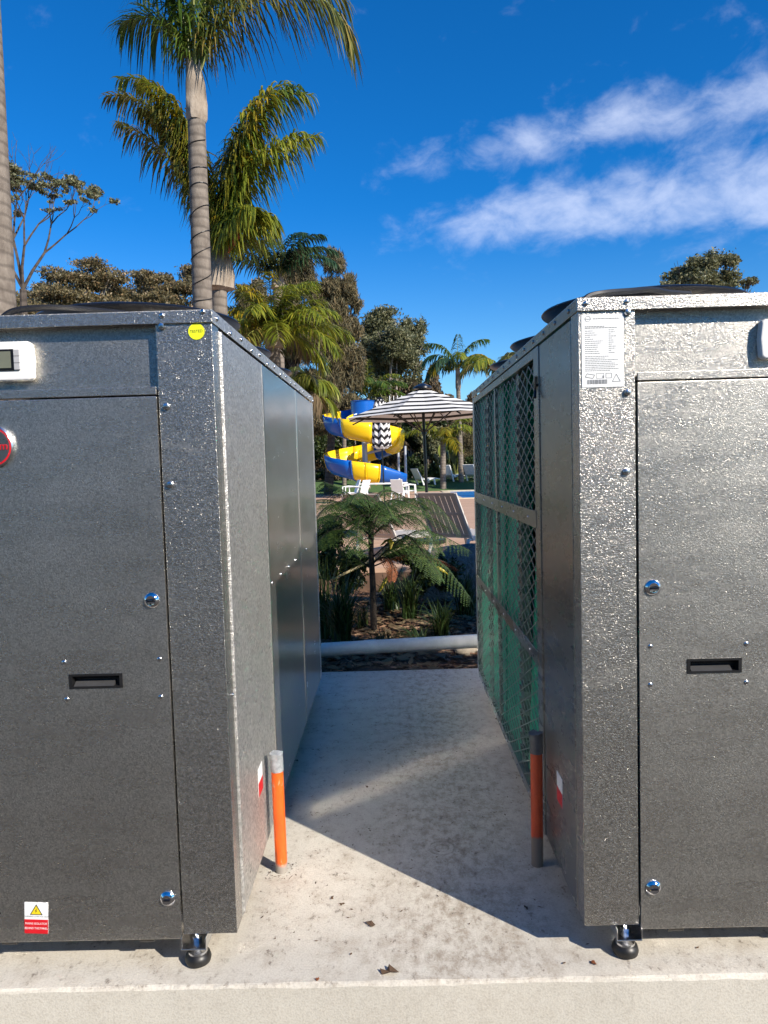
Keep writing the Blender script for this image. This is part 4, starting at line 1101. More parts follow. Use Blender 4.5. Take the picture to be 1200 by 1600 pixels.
cols = ['slide_blue', 'slide_yellow', 'slide_blue', 'slide_yellow', 'slide_yellow', 'slide_yellow', 'slide_yellow', 'slide_yellow', 'slide_blue', 'slide_blue', 'slide_yellow', 'slide_yellow', 'slide_yellow']
edges = [95, 128, 172, 238, 285, 330, 375, 420, 470, 540, 613, 633, 652]
cols = ['slide_blue', 'slide_yellow', 'slide_blue', 'slide_yellow', 'slide_yellow', 'slide_yellow', 'slide_blue', 'slide_yellow', 'slide_yellow', 'slide_blue', 'slide_yellow', 'slide_yellow']
for i in range(12): flume(R(edges[i]), R(edges[i + 1]), cols[i])
# run-out
e = R(652); vs = []; fs = []
p0 = Vector((RS * math.cos(e), RS * math.sin(e), zsl(e))); T_ = Vector((-math.sin(e), math.cos(e), -.16)); Nn = Vector((math.cos(e), math.sin(e), 0))
for i in range(5):
    c = p0 + T_ * i * .31
    for r_, z in sect: vs.append(c + Nn * r_ + Vector((0, 0, z * (1 - i * .12))))
m_ = len(sect)
for i in range(4):
    for j in range(m_ - 1): fs.append((i * m_ + j, i * m_ + j + 1, (i + 1) * m_ + j + 1, (i + 1) * m_ + j))
o = MB().add(vs, fs).build('run_out', 'slide_blue', slide, True); o.modifiers.new('t', 'SOLIDIFY').thickness = .03
# start tub
tbx = at(567, 640, SY + 1.2); tp = Vector((tbx.x - sc_.x, 1.2, 0)); zt0 = at(567, 646, SY + 1.2).z - .6; zt1 = at(567, 628, SY + 1.2).z - .6
MB().lathe([(.55, zt0 - .5), (.55, zt1), (.59, zt1 + .02), (.56, zt1 + .04), (.50, zt1), (.50, zt0 - .5)], 28, tuple(tp), closed=True).build('start_tub', 'slide_blue', slide, True)
MB().lathe([(.12, -.9), (.12, 3.3)], 16, (0, 0, 0)).build('support_column', 'grey_paint', slide, True)
for a, zz in ((R(200), 2.55), (R(285), 2.3), (R(375), 1.9), (R(470), 1.4), (R(560), .95)):
    ca, sa = math.cos(a), math.sin(a)
    MB().tube([(.1 * ca, .1 * sa, zz - .3), (RS * ca, RS * sa, zz - .05)], .05, 8).build('support_arm', 'grey_paint', slide)
for (px, dy) in ((633, 1.0), (622, 1.9)):
    q_ = at(px, 700, SY + dy); MB().lathe([(.06, -.9), (.06, 1.9)], 12, (q_.x - sc_.x, dy, 0)).build('tower_post', 'grey_paint', slide, True)
q_ = at(625, 655, SY + 1.4); MB().box(q_.x - sc_.x - .5, q_.x - sc_.x + .35, 1.1, 2.3, q_.z - .6 - .05, q_.z - .6).build('tower_platform', 'grey_paint', slide)
for k in range(5):
    xk = q_.x - sc_.x - .45 + k * .18; MB().tube([(xk, 1.1, q_.z - .6), (xk, 1.1, q_.z + .45)], .018, 6).build('railing_bar', 'white_plastic', slide)

# ------------------------------------------------------------------ palms
def frond_mesh(name, L_, e0, droop, mat, parent, loc, az, r_, nl=58, ll=.55, lw_=.02, plum=.5, hang=.55, stalk=.14, curl=1.5):
    n = 16; pts = [Vector((0, 0, 0))]; tang = []
    for i in range(n):
        t = (i + .5) / n; e = e0 - droop * t ** curl
        d = Vector((math.cos(e), 0, math.sin(e))); tang.append(d); pts.append(pts[-1] + d * (L_ / n))
    vs = []; q = []
    for k in range(nl):
        t = stalk + (1 - stalk) * (k + r_.random()) / nl
        f = t * n; i = min(int(f), n - 1); c = pts[i] + (pts[i + 1] - pts[i]) * (f - i); T = tang[i]
        U = Vector((-T.z, 0, T.x)); l_ = ll * (math.sin(math.pi * (.16 + .80 * (t - stalk) / (1 - stalk))) ** .55) * r_.uniform(.8, 1.12)
        for sg in (-1, 1):
            fw = .35 + .75 * t + r_.uniform(-.12, .12)
            D = (Vector((0, sg, 0)) + T * fw + U * r_.uniform(-plum * .5, plum)).normalized()
            w_ = lw_ * r_.uniform(.8, 1.15); wv = D.cross(Vector((r_.uniform(-.3, .3), r_.uniform(-.3, .3), 1)))
            if wv.length < .05: wv = T.copy()
            wv.normalize(); wv *= w_
            o = len(vs); pp = c.copy(); h = hang * r_.uniform(.7, 1.3)
            for s_, wk in ((0, .6), (.35, 1.0), (.7, .75), (1.0, .08)):
                p = c + D * (l_ * s_ * (1 - .18 * h * s_)) + Vector((0, 0, -h * l_ * s_ * s_))
                vs += [p - wv * wk, p + wv * wk]
            for j in range(3): q.append((o + j * 2, o + j * 2 + 1, o + j * 2 + 3, o + j * 2 + 2))
    ob = raw(name, vs, q, mat, parent, loc=loc); ob.rotation_euler.z = az
    st = MB().tube(pts, [.026 * L_ / 3 * (1 - .85 * i / n) + .004 for i in range(n + 1)], 5).build('stalk', 'rachis', ob)
    return ob
def ringed_trunk(name, pts, rads, parent, mat='palm_trunk', n=18, steps=60):
    P = [Vector(p) for p in pts]; Q = []; rr = []
    for k in range(steps + 1):
        f = k / steps * (len(P) - 1); i = min(int(f), len(P) - 2); t = f - i
        Q.append(P[i].lerp(P[i + 1], t)); rr.append((rads[i] + (rads[i + 1] - rads[i]) * t) * (1 + .004 * ((k % 3) - 1)))
    return MB().tube(Q, rr, n).build(name, mat, parent, True)
def palm(name, label, base, crown_p, r0, r1, fronds, seed, boot=None, group='palms round the pool', ll=.55, lw_=.02, nl=58, hang=.55, trunk_mat='palm_trunk', plum=.5):
    t = empty(name, tuple(base), label, 'palm tree', group); r_ = random.Random(seed); b = Vector(base); c = Vector(crown_p) - b
    ringed_trunk('trunk', [(0, 0, -.3), tuple(c * .5 + Vector((0, 0, 0))), tuple(c)], [r0, (r0 + r1) / 2, r1], t, trunk_mat)
    top = c
    if boot:
        bl, br, br1 = boot; ax = Vector((c.x, c.y, c.z)).normalized(); n_ = 14; vs = []; fs = []
        prof = [(0, r1 * 1.02), (.08, br), (.35, br * 1.02), (.7, br * .9), (1.0, br1)]
        for i, (s_, r2) in enumerate(prof):
            for k in range(n_):
                a = 2 * math.pi * k / n_; kk = 1 + .12 * math.sin(3 * a + s_ * 3) + r_.uniform(-.06, .06)
                vs.append(c + ax * (s_ * bl) + Vector((r2 * kk * math.cos(a), r2 * kk * math.sin(a), (r_.uniform(-.10, .22) if i == len(prof) - 1 else 0))))
        for i in range(len(prof) - 1):
            for k in range(n_): fs.append((i * n_ + k, i * n_ + (k + 1) % n_, (i + 1) * n_ + (k + 1) % n_, (i + 1) * n_ + k))
        MB().add(vs, fs).build('leaf_base', 'boot', t, True)
        top = c + ax * bl * .85
    for (az, el, L_, dr, mt, *rest) in fronds:
        kw = dict(nl=nl, ll=ll, lw_=lw_, hang=hang, plum=plum)
        if rest: kw.update(rest[0])
        frond_mesh('frond', L_, R(el), R(dr), mt, t, tuple(top + Vector((.04 * math.cos(R(az)), .04 * math.sin(R(az)), 0))), R(az), r_, **kw)
    return t
# big queen palm behind the left unit
PY = 11.0
b1 = at(322, 700, PY); c1 = at(307, 190, PY)
p1 = palm('queen_palm', 'tall grey ringed palm wrapped in a dark light string, rising behind left heat pump', (b1.x, PY, 0), c1, .165, .125,
    [(-4, 66, 3.1, 150, 'palm_olive'), (10, 74, 3.0, 115, 'palm_olive'), (172, 82, 1.6, 110, 'palm_green'), (150, 84, 2.4, 70, 'palm_green'), (80, 80, 3.0, 70, 'palm_green'),
     (-70, 84, 2.8, 50, 'palm_green'), (30, 84, 3.0, 65, 'palm_olive'), (215, 86, 2.6, 50, 'palm_green')],
    41, boot=(.74, .15, .085), ll=.80, lw_=.013, nl=84, hang=.85, plum=.7)
ls = MB(); Pn = []
ax_ = (c1 - Vector((b1.x, PY, 0)))
for k in range(14 * 22):
    tt = .30 + .66 * k / (14 * 22); a = 2 * math.pi * k / 22; r_ = .165 + (.125 - .165) * tt + .008
    Pn.append(Vector((b1.x, PY, 0)) + ax_ * tt + Vector((r_ * math.cos(a), r_ * math.sin(a), .045 * math.sin(a * .37) + .03 * math.sin(a * 1.13))))
tag(ls.tube(Pn, .006, 4).build('light_string', 'black_plastic', None), 'dark string of lights wound round the tall palm trunk', 'light string')
# second queen palm just behind
PY2 = 13.5
b2 = at(350, 720, PY2); c2 = at(342, 456, PY2)
p2 = palm('queen_palm', 'shorter palm with upswept fronds directly behind the light-wrapped palm', (b2.x, PY2, 0), c2, .17, .14,
    [(176, 80, 3.9, 95, 'palm_lime', dict(curl=4.2)), (184, 77, 3.6, 90, 'palm_olive', dict(curl=3.4)), (170, 82, 3.7, 80, 'palm_yellow', dict(curl=4.0)), (180, 83, 3.3, 60, 'palm_yellow', dict(curl=3.0)), (165, 84, 3.0, 50, 'palm_yellow'), (188, 79, 2.9, 60, 'palm_olive'), (160, 80, 3.4, 75, 'palm_lime', dict(curl=3.0)),
     (4, 76, 3.6, 95, 'palm_lime', dict(curl=4.0)), (-8, 79, 3.4, 75, 'palm_green', dict(curl=3.0)), (14, 78, 3.1, 70, 'palm_lime'), (8, 82, 3.5, 70, 'palm_lime', dict(curl=3.4)), (-16, 76, 2.7, 70, 'palm_lime'), (-30, 80, 2.9, 45, 'palm_yellow'), (-20, 83, 2.4, 35, 'palm_yellow'), (70, 82, 3.2, 45, 'palm_dark'), (10, 72, 1.3, 95, 'palm_lime'), (-10, 66, 1.3, 90, 'palm_lime'), (190, 82, 2.6, 30, 'palm_olive'), (-40, 60, 1.3, 80, 'palm_lime')],
    42, boot=(.75, .26, .12), ll=.74, lw_=.018, nl=110, hang=.85, plum=.9)
sp = at(357, 395, PY2 - .3); sq = at(374, 340, PY2 - .3); sp0 = Vector((b2.x, PY2, 0))
MB().tube([sp - sp0, (sp + sq) / 2 - sp0 + Vector((.05, 0, 0)), sq - sp0], [.02, .075, .01], 8).build('spathe', 'spathe', p2, True)
# big near trunk at the left edge
PY3 = 9.0
b3 = at(-6, 700, PY3); c3 = at(-34, -170, PY3)
palm('queen_palm', 'thick pale grey palm trunk at the left edge of the picture', (b3.x, PY3, 0), c3, .30, .17,
    [(200, 70, 3.2, 110, 'palm_green'), (240, 70, 3.2, 110, 'palm_green'), (150, 75, 3.2, 100, 'palm_green'), (100, 80, 3.0, 90, 'palm_green'), (280, 84, 3.0, 60, 'palm_green')], 43, boot=(.8, .2, .12), nl=40)
# lime palm clump centre-left
PY4 = 17.0
b4 = at(436, 760, PY4); c4 = at(428, 545, PY4)
fl4 = []
r4 = random.Random(8)
for k in range(30):
    az = k * 137.5 % 360; el = 84 - 84 * (k / 30) ** .9
    mt = ['palm_lime', 'palm_lime', 'palm_yellow', 'palm_lime', 'palm_olive'][k % 5] if k < 24 else ['palm_dry', 'palm_olive', 'palm_lime'][k % 3]
    fl4.append((az, el, r4.uniform(1.5, 1.9), r4.uniform(55, 95), mt))
palm('queen_palm', 'broad yellow-green palm with a full fountain of fronds right of the left heat pump top', (b4.x, PY4, DZ), c4, .17, .14, fl4,
    44, boot=(.4, .2, .12), ll=.5, lw_=.018, nl=60, hang=.55, plum=.9)
PYb = 18.5
b4 = at(462, 770, PYb); c4 = at(458, 625, PYb)
palm('queen_palm', 'lower yellow-green palm drooping beside the rear top corner of the left heat pump', (b4.x, PYb, DZ), c4, .17, .14,
    [(az, el, L_ * .78, dr, mt) for az, el, L_, dr, mt in
     [(180, 66, 1.7, 110, 'palm_lime'), (-90, 60, 1.7, 125, 'palm_lime'), (-60, 68, 1.8, 120, 'palm_olive'), (-30, 62, 1.6, 125, 'palm_lime'), (5, 60, 1.7, 120, 'palm_lime'), (40, 62, 1.7, 110, 'palm_olive'), (-120, 66, 1.7, 115, 'palm_lime'), (-45, 30, 1.7, 110, 'palm_dry'), (-20, 25, 1.6, 100, 'palm_lime'), (90, 78, 1.8, 80, 'palm_green')]],
    51, ll=.5, lw_=.02, nl=54, hang=.9)
# bluish dark palm above it
PY5 = 22.0
b5 = at(440, 780, PY5); c5 = at(434, 452, PY5)
palm('queen_palm', 'dark blue-green palm crown rising behind the yellow-green palm', (b5.x, PY5, DZ), c5, .18, .14,
    [(az, el, 2.1, dr, 'palm_dark') for az, el, dr in [(180, 62, 95), (170, 78, 80), (0, 62, 95), (10, 78, 85), (-90, 62, 110), (-50, 70, 100), (-130, 70, 100), (90, 70, 90), (45, 72, 90), (140, 76, 80), (200, 45, 90), (-20, 45, 95)]],
    45, boot=(.3, .2, .12), ll=.55, lw_=.026, nl=60, hang=.7)
# small bright palms behind the slide
PY6 = 38.0
for (px, py, sd_, lab_) in ((575, 622, 46, 'bright green palm with upright new spear above the slide tub'), (538, 650, 47, 'small green palm left of the slide behind the flume')):
    bb = at(px, 760, PY6 + sd_ - 46); cc = at(px, py, PY6 + sd_ - 46)
    palm('young_palm', lab_, (bb.x, PY6 + sd_ - 46, .5), cc, .13, .11,
        [(az, el, L_, dr, mt) for az, el, L_, dr, mt in [(180, 55, 2.3, 95, 'palm_green'), (200, 70, 2.2, 90, 'palm_lime'), (0, 55, 2.3, 95, 'palm_green'), (-20, 68, 2.2, 90, 'palm_lime'), (-90, 60, 2.2, 100, 'palm_green'),
         (-60, 50, 2.3, 100, 'palm_green'), (-130, 50, 2.3, 100, 'palm_green'), (80, 88, 2.0, 8, 'palm_lime'), (30, 60, 2.2, 95, 'palm_green'), (150, 60, 2.2, 95, 'palm_lime'), (-10, 30, 2.2, 80, 'palm_green')]],
        sd_, ll=.6, lw_=.03, nl=44, hang=.5)
# slender palm at the right
PY7 = 39.0
b7 = at(721, 752, PY7); c7 = at(716, 608, PY7)
palm('slender_palm', 'slender pale palm on the lawn right of the striped umbrella', (b7.x, PY7, DZ + .4), c7, .15, .11,
    [(180, 66, 2.3, 130, 'palm_dark'), (165, 80, 2.5, 95, 'palm_green'), (200, 50, 1.9, 130, 'palm_yellow'), (0, 66, 2.2, 130, 'palm_yellow'), (10, 80, 2.6, 90, 'palm_green'), (-90, 70, 2.0, 130, 'palm_lime'),
     (-40, 60, 1.9, 130, 'palm_yellow'), (-140, 55, 2.0, 130, 'palm_dark'), (80, 86, 2.2, 40, 'palm_green'), (-20, 40, 1.8, 110, 'palm_dark'), (190, 30, 1.8, 100, 'palm_dark')],
    48, boot=(1.1, .14, .10), ll=.62, lw_=.035, nl=40, hang=.9, trunk_mat='palm_trunk')
# low golden palm beside the umbrella pole
PY8 = 37.5
bb = at(692, 745, PY8); cc = at(692, 690, PY8)
palm('young_palm', 'low golden-green palm behind the black umbrella pole', (bb.x, PY8, DZ + .2), cc, .16, .13,
    [(az, el, 2.0, dr, mt) for az, el, dr, mt in [(180, 50, 90, 'palm_lime'), (0, 50, 90, 'palm_lime'), (-90, 55, 110, 'palm_yellow'), (-40, 60, 100, 'palm_lime'), (-140, 60, 100, 'palm_lime'), (20, 70, 80, 'palm_lime'), (160, 70, 80, 'palm_lime'), (-70, 20, 90, 'palm_yellow')]],
    49, ll=.6, lw_=.035, nl=40, hang=.6)
# palm by the right unit's back edge
PY9 = 30.0
bb = at(790, 760, PY9); cc = at(786, 590, PY9)
palm('queen_palm', 'olive palm whose fronds show above the rear of the right heat pump', (bb.x, PY9, DZ), cc, .17, .13,
    [(az, el, 2.0, dr, mt) for az, el, dr, mt in [(180, 55, 120, 'palm_olive'), (165, 70, 110, 'palm_lime'), (0, 60, 110, 'palm_olive'), (-90, 60, 120, 'palm_olive'), (-40, 62, 110, 'palm_lime'), (-140, 58, 115, 'palm_lime'), (60, 74, 90, 'palm_olive')]],
    50, ll=.6, lw_=.035, nl=44, hang=.8)

# ------------------------------------------------------------------ leafy trees
def leaves(cl, n, size, r_, aspect=2.2, droop=0.0, shell=.55):
    """random leaf quads in ellipsoid clusters; cl = [(center, (rx, ry, rz)), ...]"""
    vol = np.array([c[1][0] * c[1][1] * c[1][2] for c in cl]) ** .7; cnt = (vol / vol.sum() * n).astype(int)
    out = []
    g = np.random.default_rng(r_)
    for (c, rad), k in zip(cl, cnt):
        if k < 3: k = 3
        d = g.normal(size=(k, 3)); d /= np.linalg.norm(d, axis=1)[:, None]
        rr = (shell + (1 - shell) * g.random(k)) ** 1.0 * (g.random(k) ** .25)
        wob = 1 + .28 * np.sin(d[:, 0] * 5 + c[0]) * np.sin(d[:, 1] * 4 + c[2]) + .18 * np.sin(d[:, 2] * 8 + d[:, 0] * 6)
        p = np.array(c) + d * (rr * wob)[:, None] * np.array(rad)
        u = g.normal(size=(k, 3)); u[:, 2] -= droop; u /= np.linalg.norm(u, axis=1)[:, None]
        v = np.cross(u, g.normal(size=(k, 3))); v /= np.linalg.norm(v, axis=1)[:, None]
        s_ = size * (.6 + .8 * g.random(k))[:, None]
        a, b = u * s_, v * s_ / aspect
        out.append(np.stack([p - a, p - b, p + a, p + b], 1))
    V = np.concatenate(out).reshape(-1, 3); q = np.arange(len(V)).reshape(-1, 4)
    return V, q
def tree(name, label, base, clusters, n, size, leaf, bark, tr, seed, group=None, aspect=2.2, droop=0.0, fork=.45, extra=None, sub=5, cat='tree'):
    t = empty(name, tuple(base), label, cat, group); r_ = random.Random(seed); b = Vector(base)
    cl = []
    for c, rad in clusters:
        c = Vector(c) - b
        for _ in range(sub):                       # break each cluster into clumps
            d = Vector((r_.gauss(0, 1), r_.gauss(0, 1), r_.gauss(0, 1))).normalized() * r_.uniform(.25, .85)
            cl.append((tuple(c + Vector((d.x * rad[0], d.y * rad[1], d.z * rad[2]))), tuple(x * r_.uniform(.42, .78) for x in rad)))
    tops = [Vector(c) - b for c, _ in clusters]
    mid = sum(tops, Vector()) / len(tops); fk = Vector((mid.x * .5, mid.y * .5, mid.z * fork))
    MB().tube([(0, 0, -.3), fk * .5 + Vector((r_.uniform(-.1, .1), 0, 0)), fk], [tr, tr * .85, tr * .7], 10).build('trunk', bark, t, True)
    br = MB()
    for c, rad in clusters:
        c = Vector(c) - b; m_ = fk.lerp(c, .5) + Vector((r_.uniform(-.2, .2), r_.uniform(-.2, .2), -.08 * (c - fk).length))
        br.tube([fk, m_, c], [tr * .5, tr * .34, tr * .12], 6)
        for _ in range(4):
            e_ = c + Vector((r_.uniform(-1, 1) * rad[0], r_.uniform(-1, 1) * rad[1], r_.uniform(-.2, 1) * rad[2])) * .85
            s0 = m_.lerp(c, r_.uniform(.3, 1)); br.tube([s0, s0.lerp(e_, .5) + Vector((0, 0, -.05)), e_], [tr * .16, tr * .1, tr * .03], 4)
    if extra: extra(br, fk, tr, r_)
    br.build('branches', bark, t)
    V, q = leaves(cl, n, size, seed, aspect, droop)
    raw('crown', V, q, leaf, t)
    return t
def cl(px, py, rpx, rpy, Y, ry=None):
    c = at(px, py, Y); k = Y / F; return (tuple(c), (rpx * k, ry or rpx * k, rpy * k))
# eucalypt behind slide
Y = 48.0; g0 = at(612, 745, Y)
tree('gum_tree', 'round-headed olive gum tree with pale limbs behind the striped umbrella', (g0.x, Y, .5),
     [cl(600, 500, 34, 20, Y), cl(640, 520, 24, 26, Y + 1), cl(575, 545, 24, 26, Y - 1), cl(620, 560, 34, 24, Y - 1), cl(650, 575, 16, 26, Y), cl(590, 600, 30, 22, Y), cl(635, 610, 26, 20, Y), cl(612, 530, 30, 24, Y - 2), cl(560, 590, 22, 28, Y), cl(628, 545, 30, 26, Y + 1), cl(600, 575, 34, 26, Y), cl(582, 520, 22, 20, Y), cl(645, 545, 20, 24, Y), cl(600, 640, 40, 18, Y)], 78000, .085, 'gum_leaf', 'bark_pale', .26, 61, sub=7)
# she-oaks
Y = 36.0; g0 = at(512, 750, Y)
tree('she_oak', 'tall brownish she-oak with ragged spires right of the dark palm', (g0.x, Y, .5),
     [cl(518, 412, 20, 22, Y), cl(505, 455, 28, 28, Y), cl(540, 445, 16, 28, Y), cl(520, 500, 32, 30, Y), cl(550, 475, 14, 18, Y), cl(500, 550, 34, 32, Y), cl(535, 560, 28, 32, Y), cl(520, 610, 36, 34, Y), cl(480, 600, 24, 30, Y), cl(548, 520, 22, 34, Y), cl(560, 580, 22, 30, Y), cl(530, 470, 26, 26, Y), cl(495, 500, 26, 30, Y), cl(500, 650, 34, 24, Y), cl(545, 640, 24, 26, Y)], 80000, .16, 'she_oak', 'bark_dark', .24, 62, aspect=8, droop=1.6, sub=6)
Y = 40.0; g0 = at(462, 750, Y)
tree('she_oak', 'thin brown-topped she-oak peeping above the dark palm', (g0.x, Y, .5),
     [cl(462, 405, 20, 16, Y), cl(450, 430, 26, 20, Y), cl(480, 425, 18, 18, Y), cl(465, 470, 30, 34, Y), cl(455, 540, 30, 40, Y), cl(440, 600, 30, 40, Y), cl(475, 520, 26, 40, Y), cl(390, 470, 24, 24, Y)], 40000, .16, 'she_oak', 'bark_dark', .22, 63, aspect=8, droop=1.6, sub=6)
# far-left ragged gum
Y = 19.0; g0 = at(32, 760, Y)
def twiggy(label, base, top_fork, seed):
    t = empty('gum_tree', tuple(base), label, 'tree'); r_ = random.Random(seed); fk = Vector(top_fork) - Vector(base)
    MB().tube([(0, 0, -.3), fk * .5 + Vector((.08, 0, 0)), fk], [.12, .10, .085], 9).build('trunk', 'bark_dark', t, True)
    br = MB(); tips = []
    def grow(p, d, ln, rad, depth):
        m_ = p + d * ln * .5 + Vector((r_.uniform(-.06, .06), r_.uniform(-.06, .06), r_.uniform(-.03, .05))) * ln
        e_ = p + d * ln + Vector((0, 0, .06 * ln)); br.tube([p, m_, e_], [rad, rad * .85, rad * .68], 5 if depth < 3 else 4)
        if depth >= 6: tips.append((e_, depth)); return
        for k in range(2 if r_.random() < .6 else 3):
            v_ = Vector((r_.gauss(0, 1), r_.gauss(0, 1), r_.gauss(.25, .7))); v_ = (v_ - d * v_.dot(d)).normalized()
            ang = r_.uniform(.25, .75); nd = (d * math.cos(ang) + v_ * math.sin(ang)); nd.z += .12; nd.normalize()
            if r_.random() < .12 and depth > 2: tips.append((e_, depth)); continue
            grow(e_, nd, ln * r_.uniform(.62, .86), rad * .62, depth + 1)
    for d in ((-.15, 0, 1), (.55, .1, .85), (.2, -.2, 1), (-.45, .2, .9)): grow(fk, Vector(d).normalized(), r_.uniform(1.0, 1.4), .045, 1)
    br.build('branches', 'bark_dark', t)
    cl_ = [(tuple(p + Vector((r_.uniform(-.1, .1), r_.uniform(-.1, .1), .03))), (r_.uniform(.08, .24), r_.uniform(.08, .24), r_.uniform(.04, .10))) for p, dp in tips if p.z < fk.z + 3.0 and r_.random() < .8]
    V, q = leaves(cl_, 9000, .045, seed); raw('crown', V, q, 'gum_leaf', t)
    return t
f0 = at(36, 452, Y)
twiggy('half-bare twiggy gum tree beside the palm trunk at the left edge', (g0.x, Y, 0), tuple(f0), 64)
# brownish gums along the left horizon
for i, (px, rp, top, Y, lab_) in enumerate([(118, 66, 412, 44, 'bronze-leaved gum with pale limbs right of the twiggy gum'), (196, 62, 428, 47, 'low bronze gum in the middle above the left fan'), (270, 54, 420, 45, 'bronze gum directly left of the light-wrapped palm'), (46, 54, 448, 50, 'far olive gum low behind the twiggy gum'), (395, 30, 440, 50, 'distant brown gum glimpsed right of the two palms')]):
    g0 = at(px, 760, Y)
    tree('gum_tree', lab_, (g0.x, Y, .5), [cl(px - rp * .5, top + 18, rp * .55, 14, Y), cl(px + rp * .35, top + 6, rp * .55, 12, Y), cl(px + rp * .7, top + 26, rp * .5, 12, Y), cl(px, top + 32, rp * .8, 14, Y), cl(px - rp * .2, top + 52, rp, 14, Y), cl(px + rp * .4, top + 70, rp, 20, Y), cl(px - rp * .5, top + 90, rp, 26, Y)],
         34000, .085, 'gum_brown', 'bark_pale' if i != 3 else 'bark_dark', .26, 70 + i, 'gums along the left skyline', fork=.6, sub=6)
# gum behind right unit
Y = 30.0; g0 = at(1110, 760, Y)
tree('gum_tree', 'olive gum tree top showing above the right heat pump fan', (g0.x, Y, 0),
     [cl(1065, 420, 26, 18, Y), cl(1105, 412, 30, 20, Y), cl(1140, 418, 24, 20, Y), cl(1100, 445, 50, 20, Y), cl(1168, 440, 16, 8, Y), cl(1050, 450, 20, 14, Y), cl(1120, 480, 60, 24, Y)], 24000, .065, 'gum_leaf', 'bark_dark', .22, 80, sub=6)
# grove wall behind the slide and lawn: single bushy trees
gr = random.Random(9)
spots = [(455, 650, 44), (490, 640, 43), (520, 650, 44), (548, 655, 43), (580, 660, 45), (612, 655, 43.5), (642, 650, 45), (668, 640, 44), (694, 648, 45), (724, 640, 44.5), (752, 630, 46), (785, 628, 45), (820, 640, 44)]
words = ['left of the slide, partly hidden by the left heat pump', 'left of the slide above the deck edge', 'directly left of the blue flume', 'behind the upper flume loop', 'behind the slide start tub', 'behind the folded umbrella', 'behind the left half of the striped umbrella', 'behind the umbrella pole', 'between umbrella pole and slender palm', 'behind the slender palm trunk', 'right of the slender palm', 'hidden mostly by the right grille', 'farthest right of the grove behind the right heat pump']
for i, (px, top, Y) in enumerate(spots):
    g0 = at(px, 745, Y); lf = ['dry_brush', 'shrub_leaf', 'gum_leaf', 'shrub_leaf', 'she_oak'][i % 5]
    kind = {'dry_brush': 'dry brown brushy', 'shrub_leaf': 'dark green bushy', 'gum_leaf': 'olive bushy', 'she_oak': 'brown wispy'}[lf]
    tree('grove_tree', f'{kind} tree {words[i]}', (g0.x, Y, .5),
         [cl(px + gr.uniform(-8, 8), top + 10, 16, 16, Y), cl(px - 10, top + 35, 18, 18, Y), cl(px + 10, top + 45, 18, 18, Y), cl(px, top + 70, 20, 18, Y), cl(px + gr.uniform(-6, 6), 738, 20, 10, Y - 1.5)],
         13000, .085, lf, 'bark_pale' if i % 3 == 0 else 'bark_dark', .14, 90 + i, 'grove behind the pool', sub=5, fork=.6, aspect=2.5 if lf != 'she_oak' else 7)
# shrubs at the lawn's back edge
for i, (px, py, rp, lf, lab_) in enumerate([(650, 728, 16, 'shrub_leaf', 'dark leafy shrub behind the leftmost white chaise'), (628, 735, 12, 'shrub_leaf', 'low shrub at the foot of the slide posts'), (684, 735, 14, 'shrub_leaf', 'shrub between the white chaises'), (735, 722, 16, 'shrub_leaf', 'shrub right of the slender palm trunk'), (520, 735, 16, 'dry_brush', 'dry brown shrub left of the slide base')]):
    Y = 40.5; g0 = at(px, 752, Y)
    tree('shrub', lab_, (g0.x, Y, .7), [cl(px, py, rp, rp * .9, Y), cl(px + rp * .5, py + 6, rp * .7, rp * .6, Y), cl(px - rp * .5, py + 8, rp * .7, rp * .6, Y)], 5000, .06, lf, 'bark_dark', .05, 120 + i, 'shrubs behind the lawn', cat='shrub')
# bird-of-paradise clump with paddle leaves
Y = 40.0
for i, (px, lab_) in enumerate([(690, 'paddle-leaved plant just right of the umbrella pole'), (712, 'paddle-leaved plant directly left of the slender palm trunk')]):
    g0 = at(px, 748, Y - i * .4); r_ = random.Random(200 + i)
    t = empty('paddle_plant', (g0.x, Y - i * .4, .72), lab_, 'plant', 'paddle-leaved plants behind the lawn')
    for k in range(11):
        a = r_.uniform(0, 6.28); h = r_.uniform(1.2, 2.3); ln = r_.uniform(.7, 1.1); sp_ = r_.uniform(.2, .8); vs = []; q = []
        d = Vector((math.cos(a), math.sin(a), 0)); sd2 = Vector((-math.sin(a), math.cos(a), 0))
        for j in range(8):
            tt = j / 7; wd = .17 * math.sin(math.pi * (.08 + .9 * tt)) ** .7; c = d * (sp_ * (h * .3 + ln * tt * .5)) + Vector((0, 0, h * .6 + ln * tt * (1 - .35 * tt * sp_)))
            vs += [c - sd2 * wd + Vector((0, 0, wd * .4)), c, c + sd2 * wd + Vector((0, 0, wd * .4))]
            if j: o = j * 3; q += [(o - 3, o - 2, o + 1, o), (o - 2, o - 1, o + 2, o + 1)]
        lf = raw('leaf', vs, q, 'shrub_leaf' if k % 3 else 'palm_lime', t, True)
        MB().tube([(0, 0, -.1), d * sp_ * h * .3 + Vector((0, 0, h * .6))], [.025, .015], 5).build('leaf_stalk', 'rachis', lf)
# leafy tree standing right of the units, out of frame, that shades the bed and wall
tree('gum_tree', 'leafy gum standing beyond the right heat pump, casting shade on the bed', (5.3, 5.2, -.2),
     [((5.1, 5.2, 3.6), (1.2, 1.2, .9)), ((6.0, 5.6, 4.2), (1.2, 1.2, .9)), ((4.7, 4.4, 3.1), (.9, .9, .7)), ((5.7, 4.6, 3.4), (1.1, 1.1, .8))], 30000, .075, 'gum_leaf', 'bark_dark', .14, 130, sub=7)

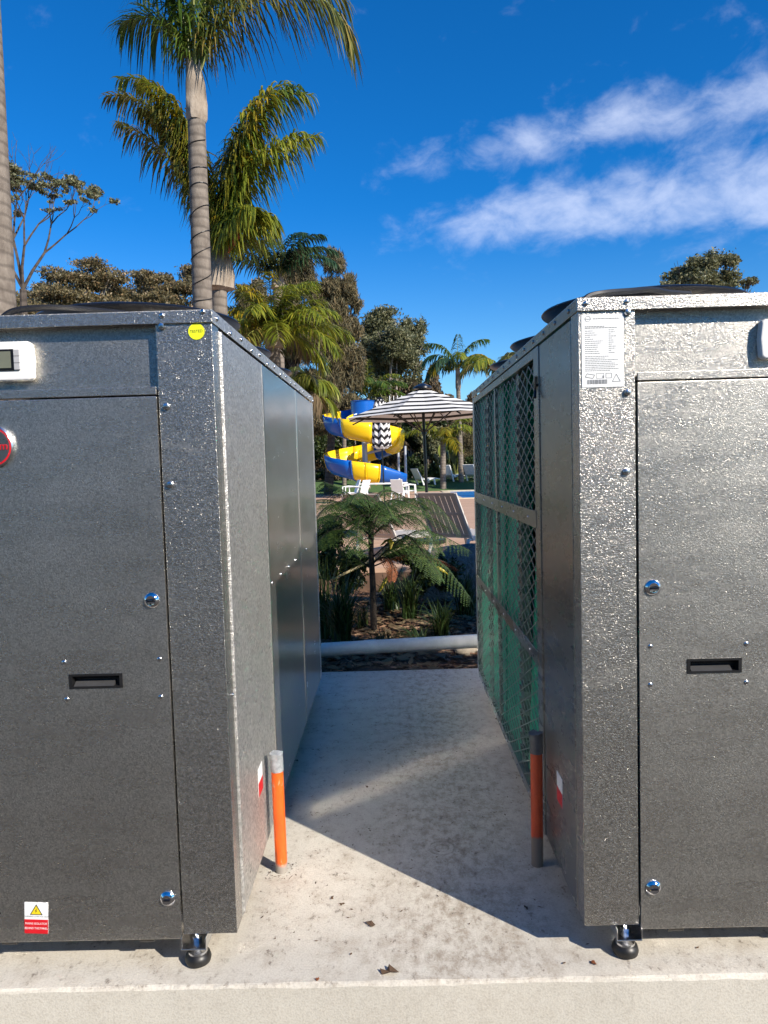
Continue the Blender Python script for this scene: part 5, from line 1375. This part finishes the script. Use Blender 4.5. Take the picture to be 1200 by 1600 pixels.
# undergrowth of the far wood: one mass nobody could count
g = np.random.default_rng(77)
n = 150000
X_ = g.uniform(-13, 15, n); Y_ = 48.5 + g.normal(0, .8, n); top_ = 5.9 + 1.0 * np.sin(X_ * .9) + .7 * np.sin(X_ * 2.3 + 1) + .5 * np.sin(X_ * 5.1)
Z_ = .4 + (g.random(n) ** .85) * top_
P_ = np.stack([X_, Y_, Z_], 1); U_ = g.normal(size=(n, 3)); U_[:, 2] *= 1.6; U_ /= np.linalg.norm(U_, axis=1)[:, None]
V_ = np.cross(U_, g.normal(size=(n, 3))); V_ /= np.linalg.norm(V_, axis=1)[:, None]; s_ = (.07 + .10 * g.random(n))[:, None]
Q_ = np.stack([P_ - U_ * s_, P_ - V_ * s_ * .45, P_ + U_ * s_, P_ + V_ * s_ * .45], 1).reshape(-1, 3)
wd = raw('far_wood', Q_, np.arange(len(Q_)).reshape(-1, 4), 'dry_brush'); wd['kind'] = 'stuff'; wd['label'] = 'dry brown and olive bushland massed behind the pool'; wd['category'] = 'bushland'
# trees across the yard behind the viewer, a mass which the steel fronts mirror
cly = []; ry = random.Random(4)
for i in range(9):
    x_ = -16 + i * 4.0 + (i % 2) * .8; y_ = -13 - (i % 3) * 1.5; h_ = 7.4 + (i * 37 % 5) * .5
    for k in range(20):
        t_ = ry.random(); cly.append(((x_ + ry.uniform(-2, 2), y_ + ry.uniform(-1, 1), .6 + t_ * h_), (1.1, 1.0, 1.0)))
V, q = leaves(cly, 46000, .22, 301)
yt = raw('yard_trees', V, q, 'shrub_leaf'); yt['kind'] = 'stuff'; yt['label'] = 'dark trees across the yard, mirrored in the steel fronts'; yt['category'] = 'trees'

# dark shrubs filling the bed round the tree fern
for i, (cls_, lab_) in enumerate([
    ([cl(520, 840, 30, 28, 8.2), cl(548, 870, 34, 28, 8.3), cl(512, 890, 26, 30, 8.0), cl(545, 905, 30, 24, 8.4)], 'dark small-leaved shrub behind the fern on its left'),
    ([cl(636, 862, 30, 22, 8.5), cl(672, 884, 34, 24, 8.4), cl(650, 905, 30, 22, 8.3), cl(700, 900, 28, 22, 8.4)], 'dark small-leaved shrub behind the fern on its right')]):
    c0 = cls_[0][0]
    tree('garden_shrub', lab_, (c0[0], c0[1], bedz(c0[0], c0[1])), cls_, 16000, .022, 'shrub_leaf', 'bark_dark', .016, 400 + i, 'shrubs in the garden bed', sub=6, cat='shrub')
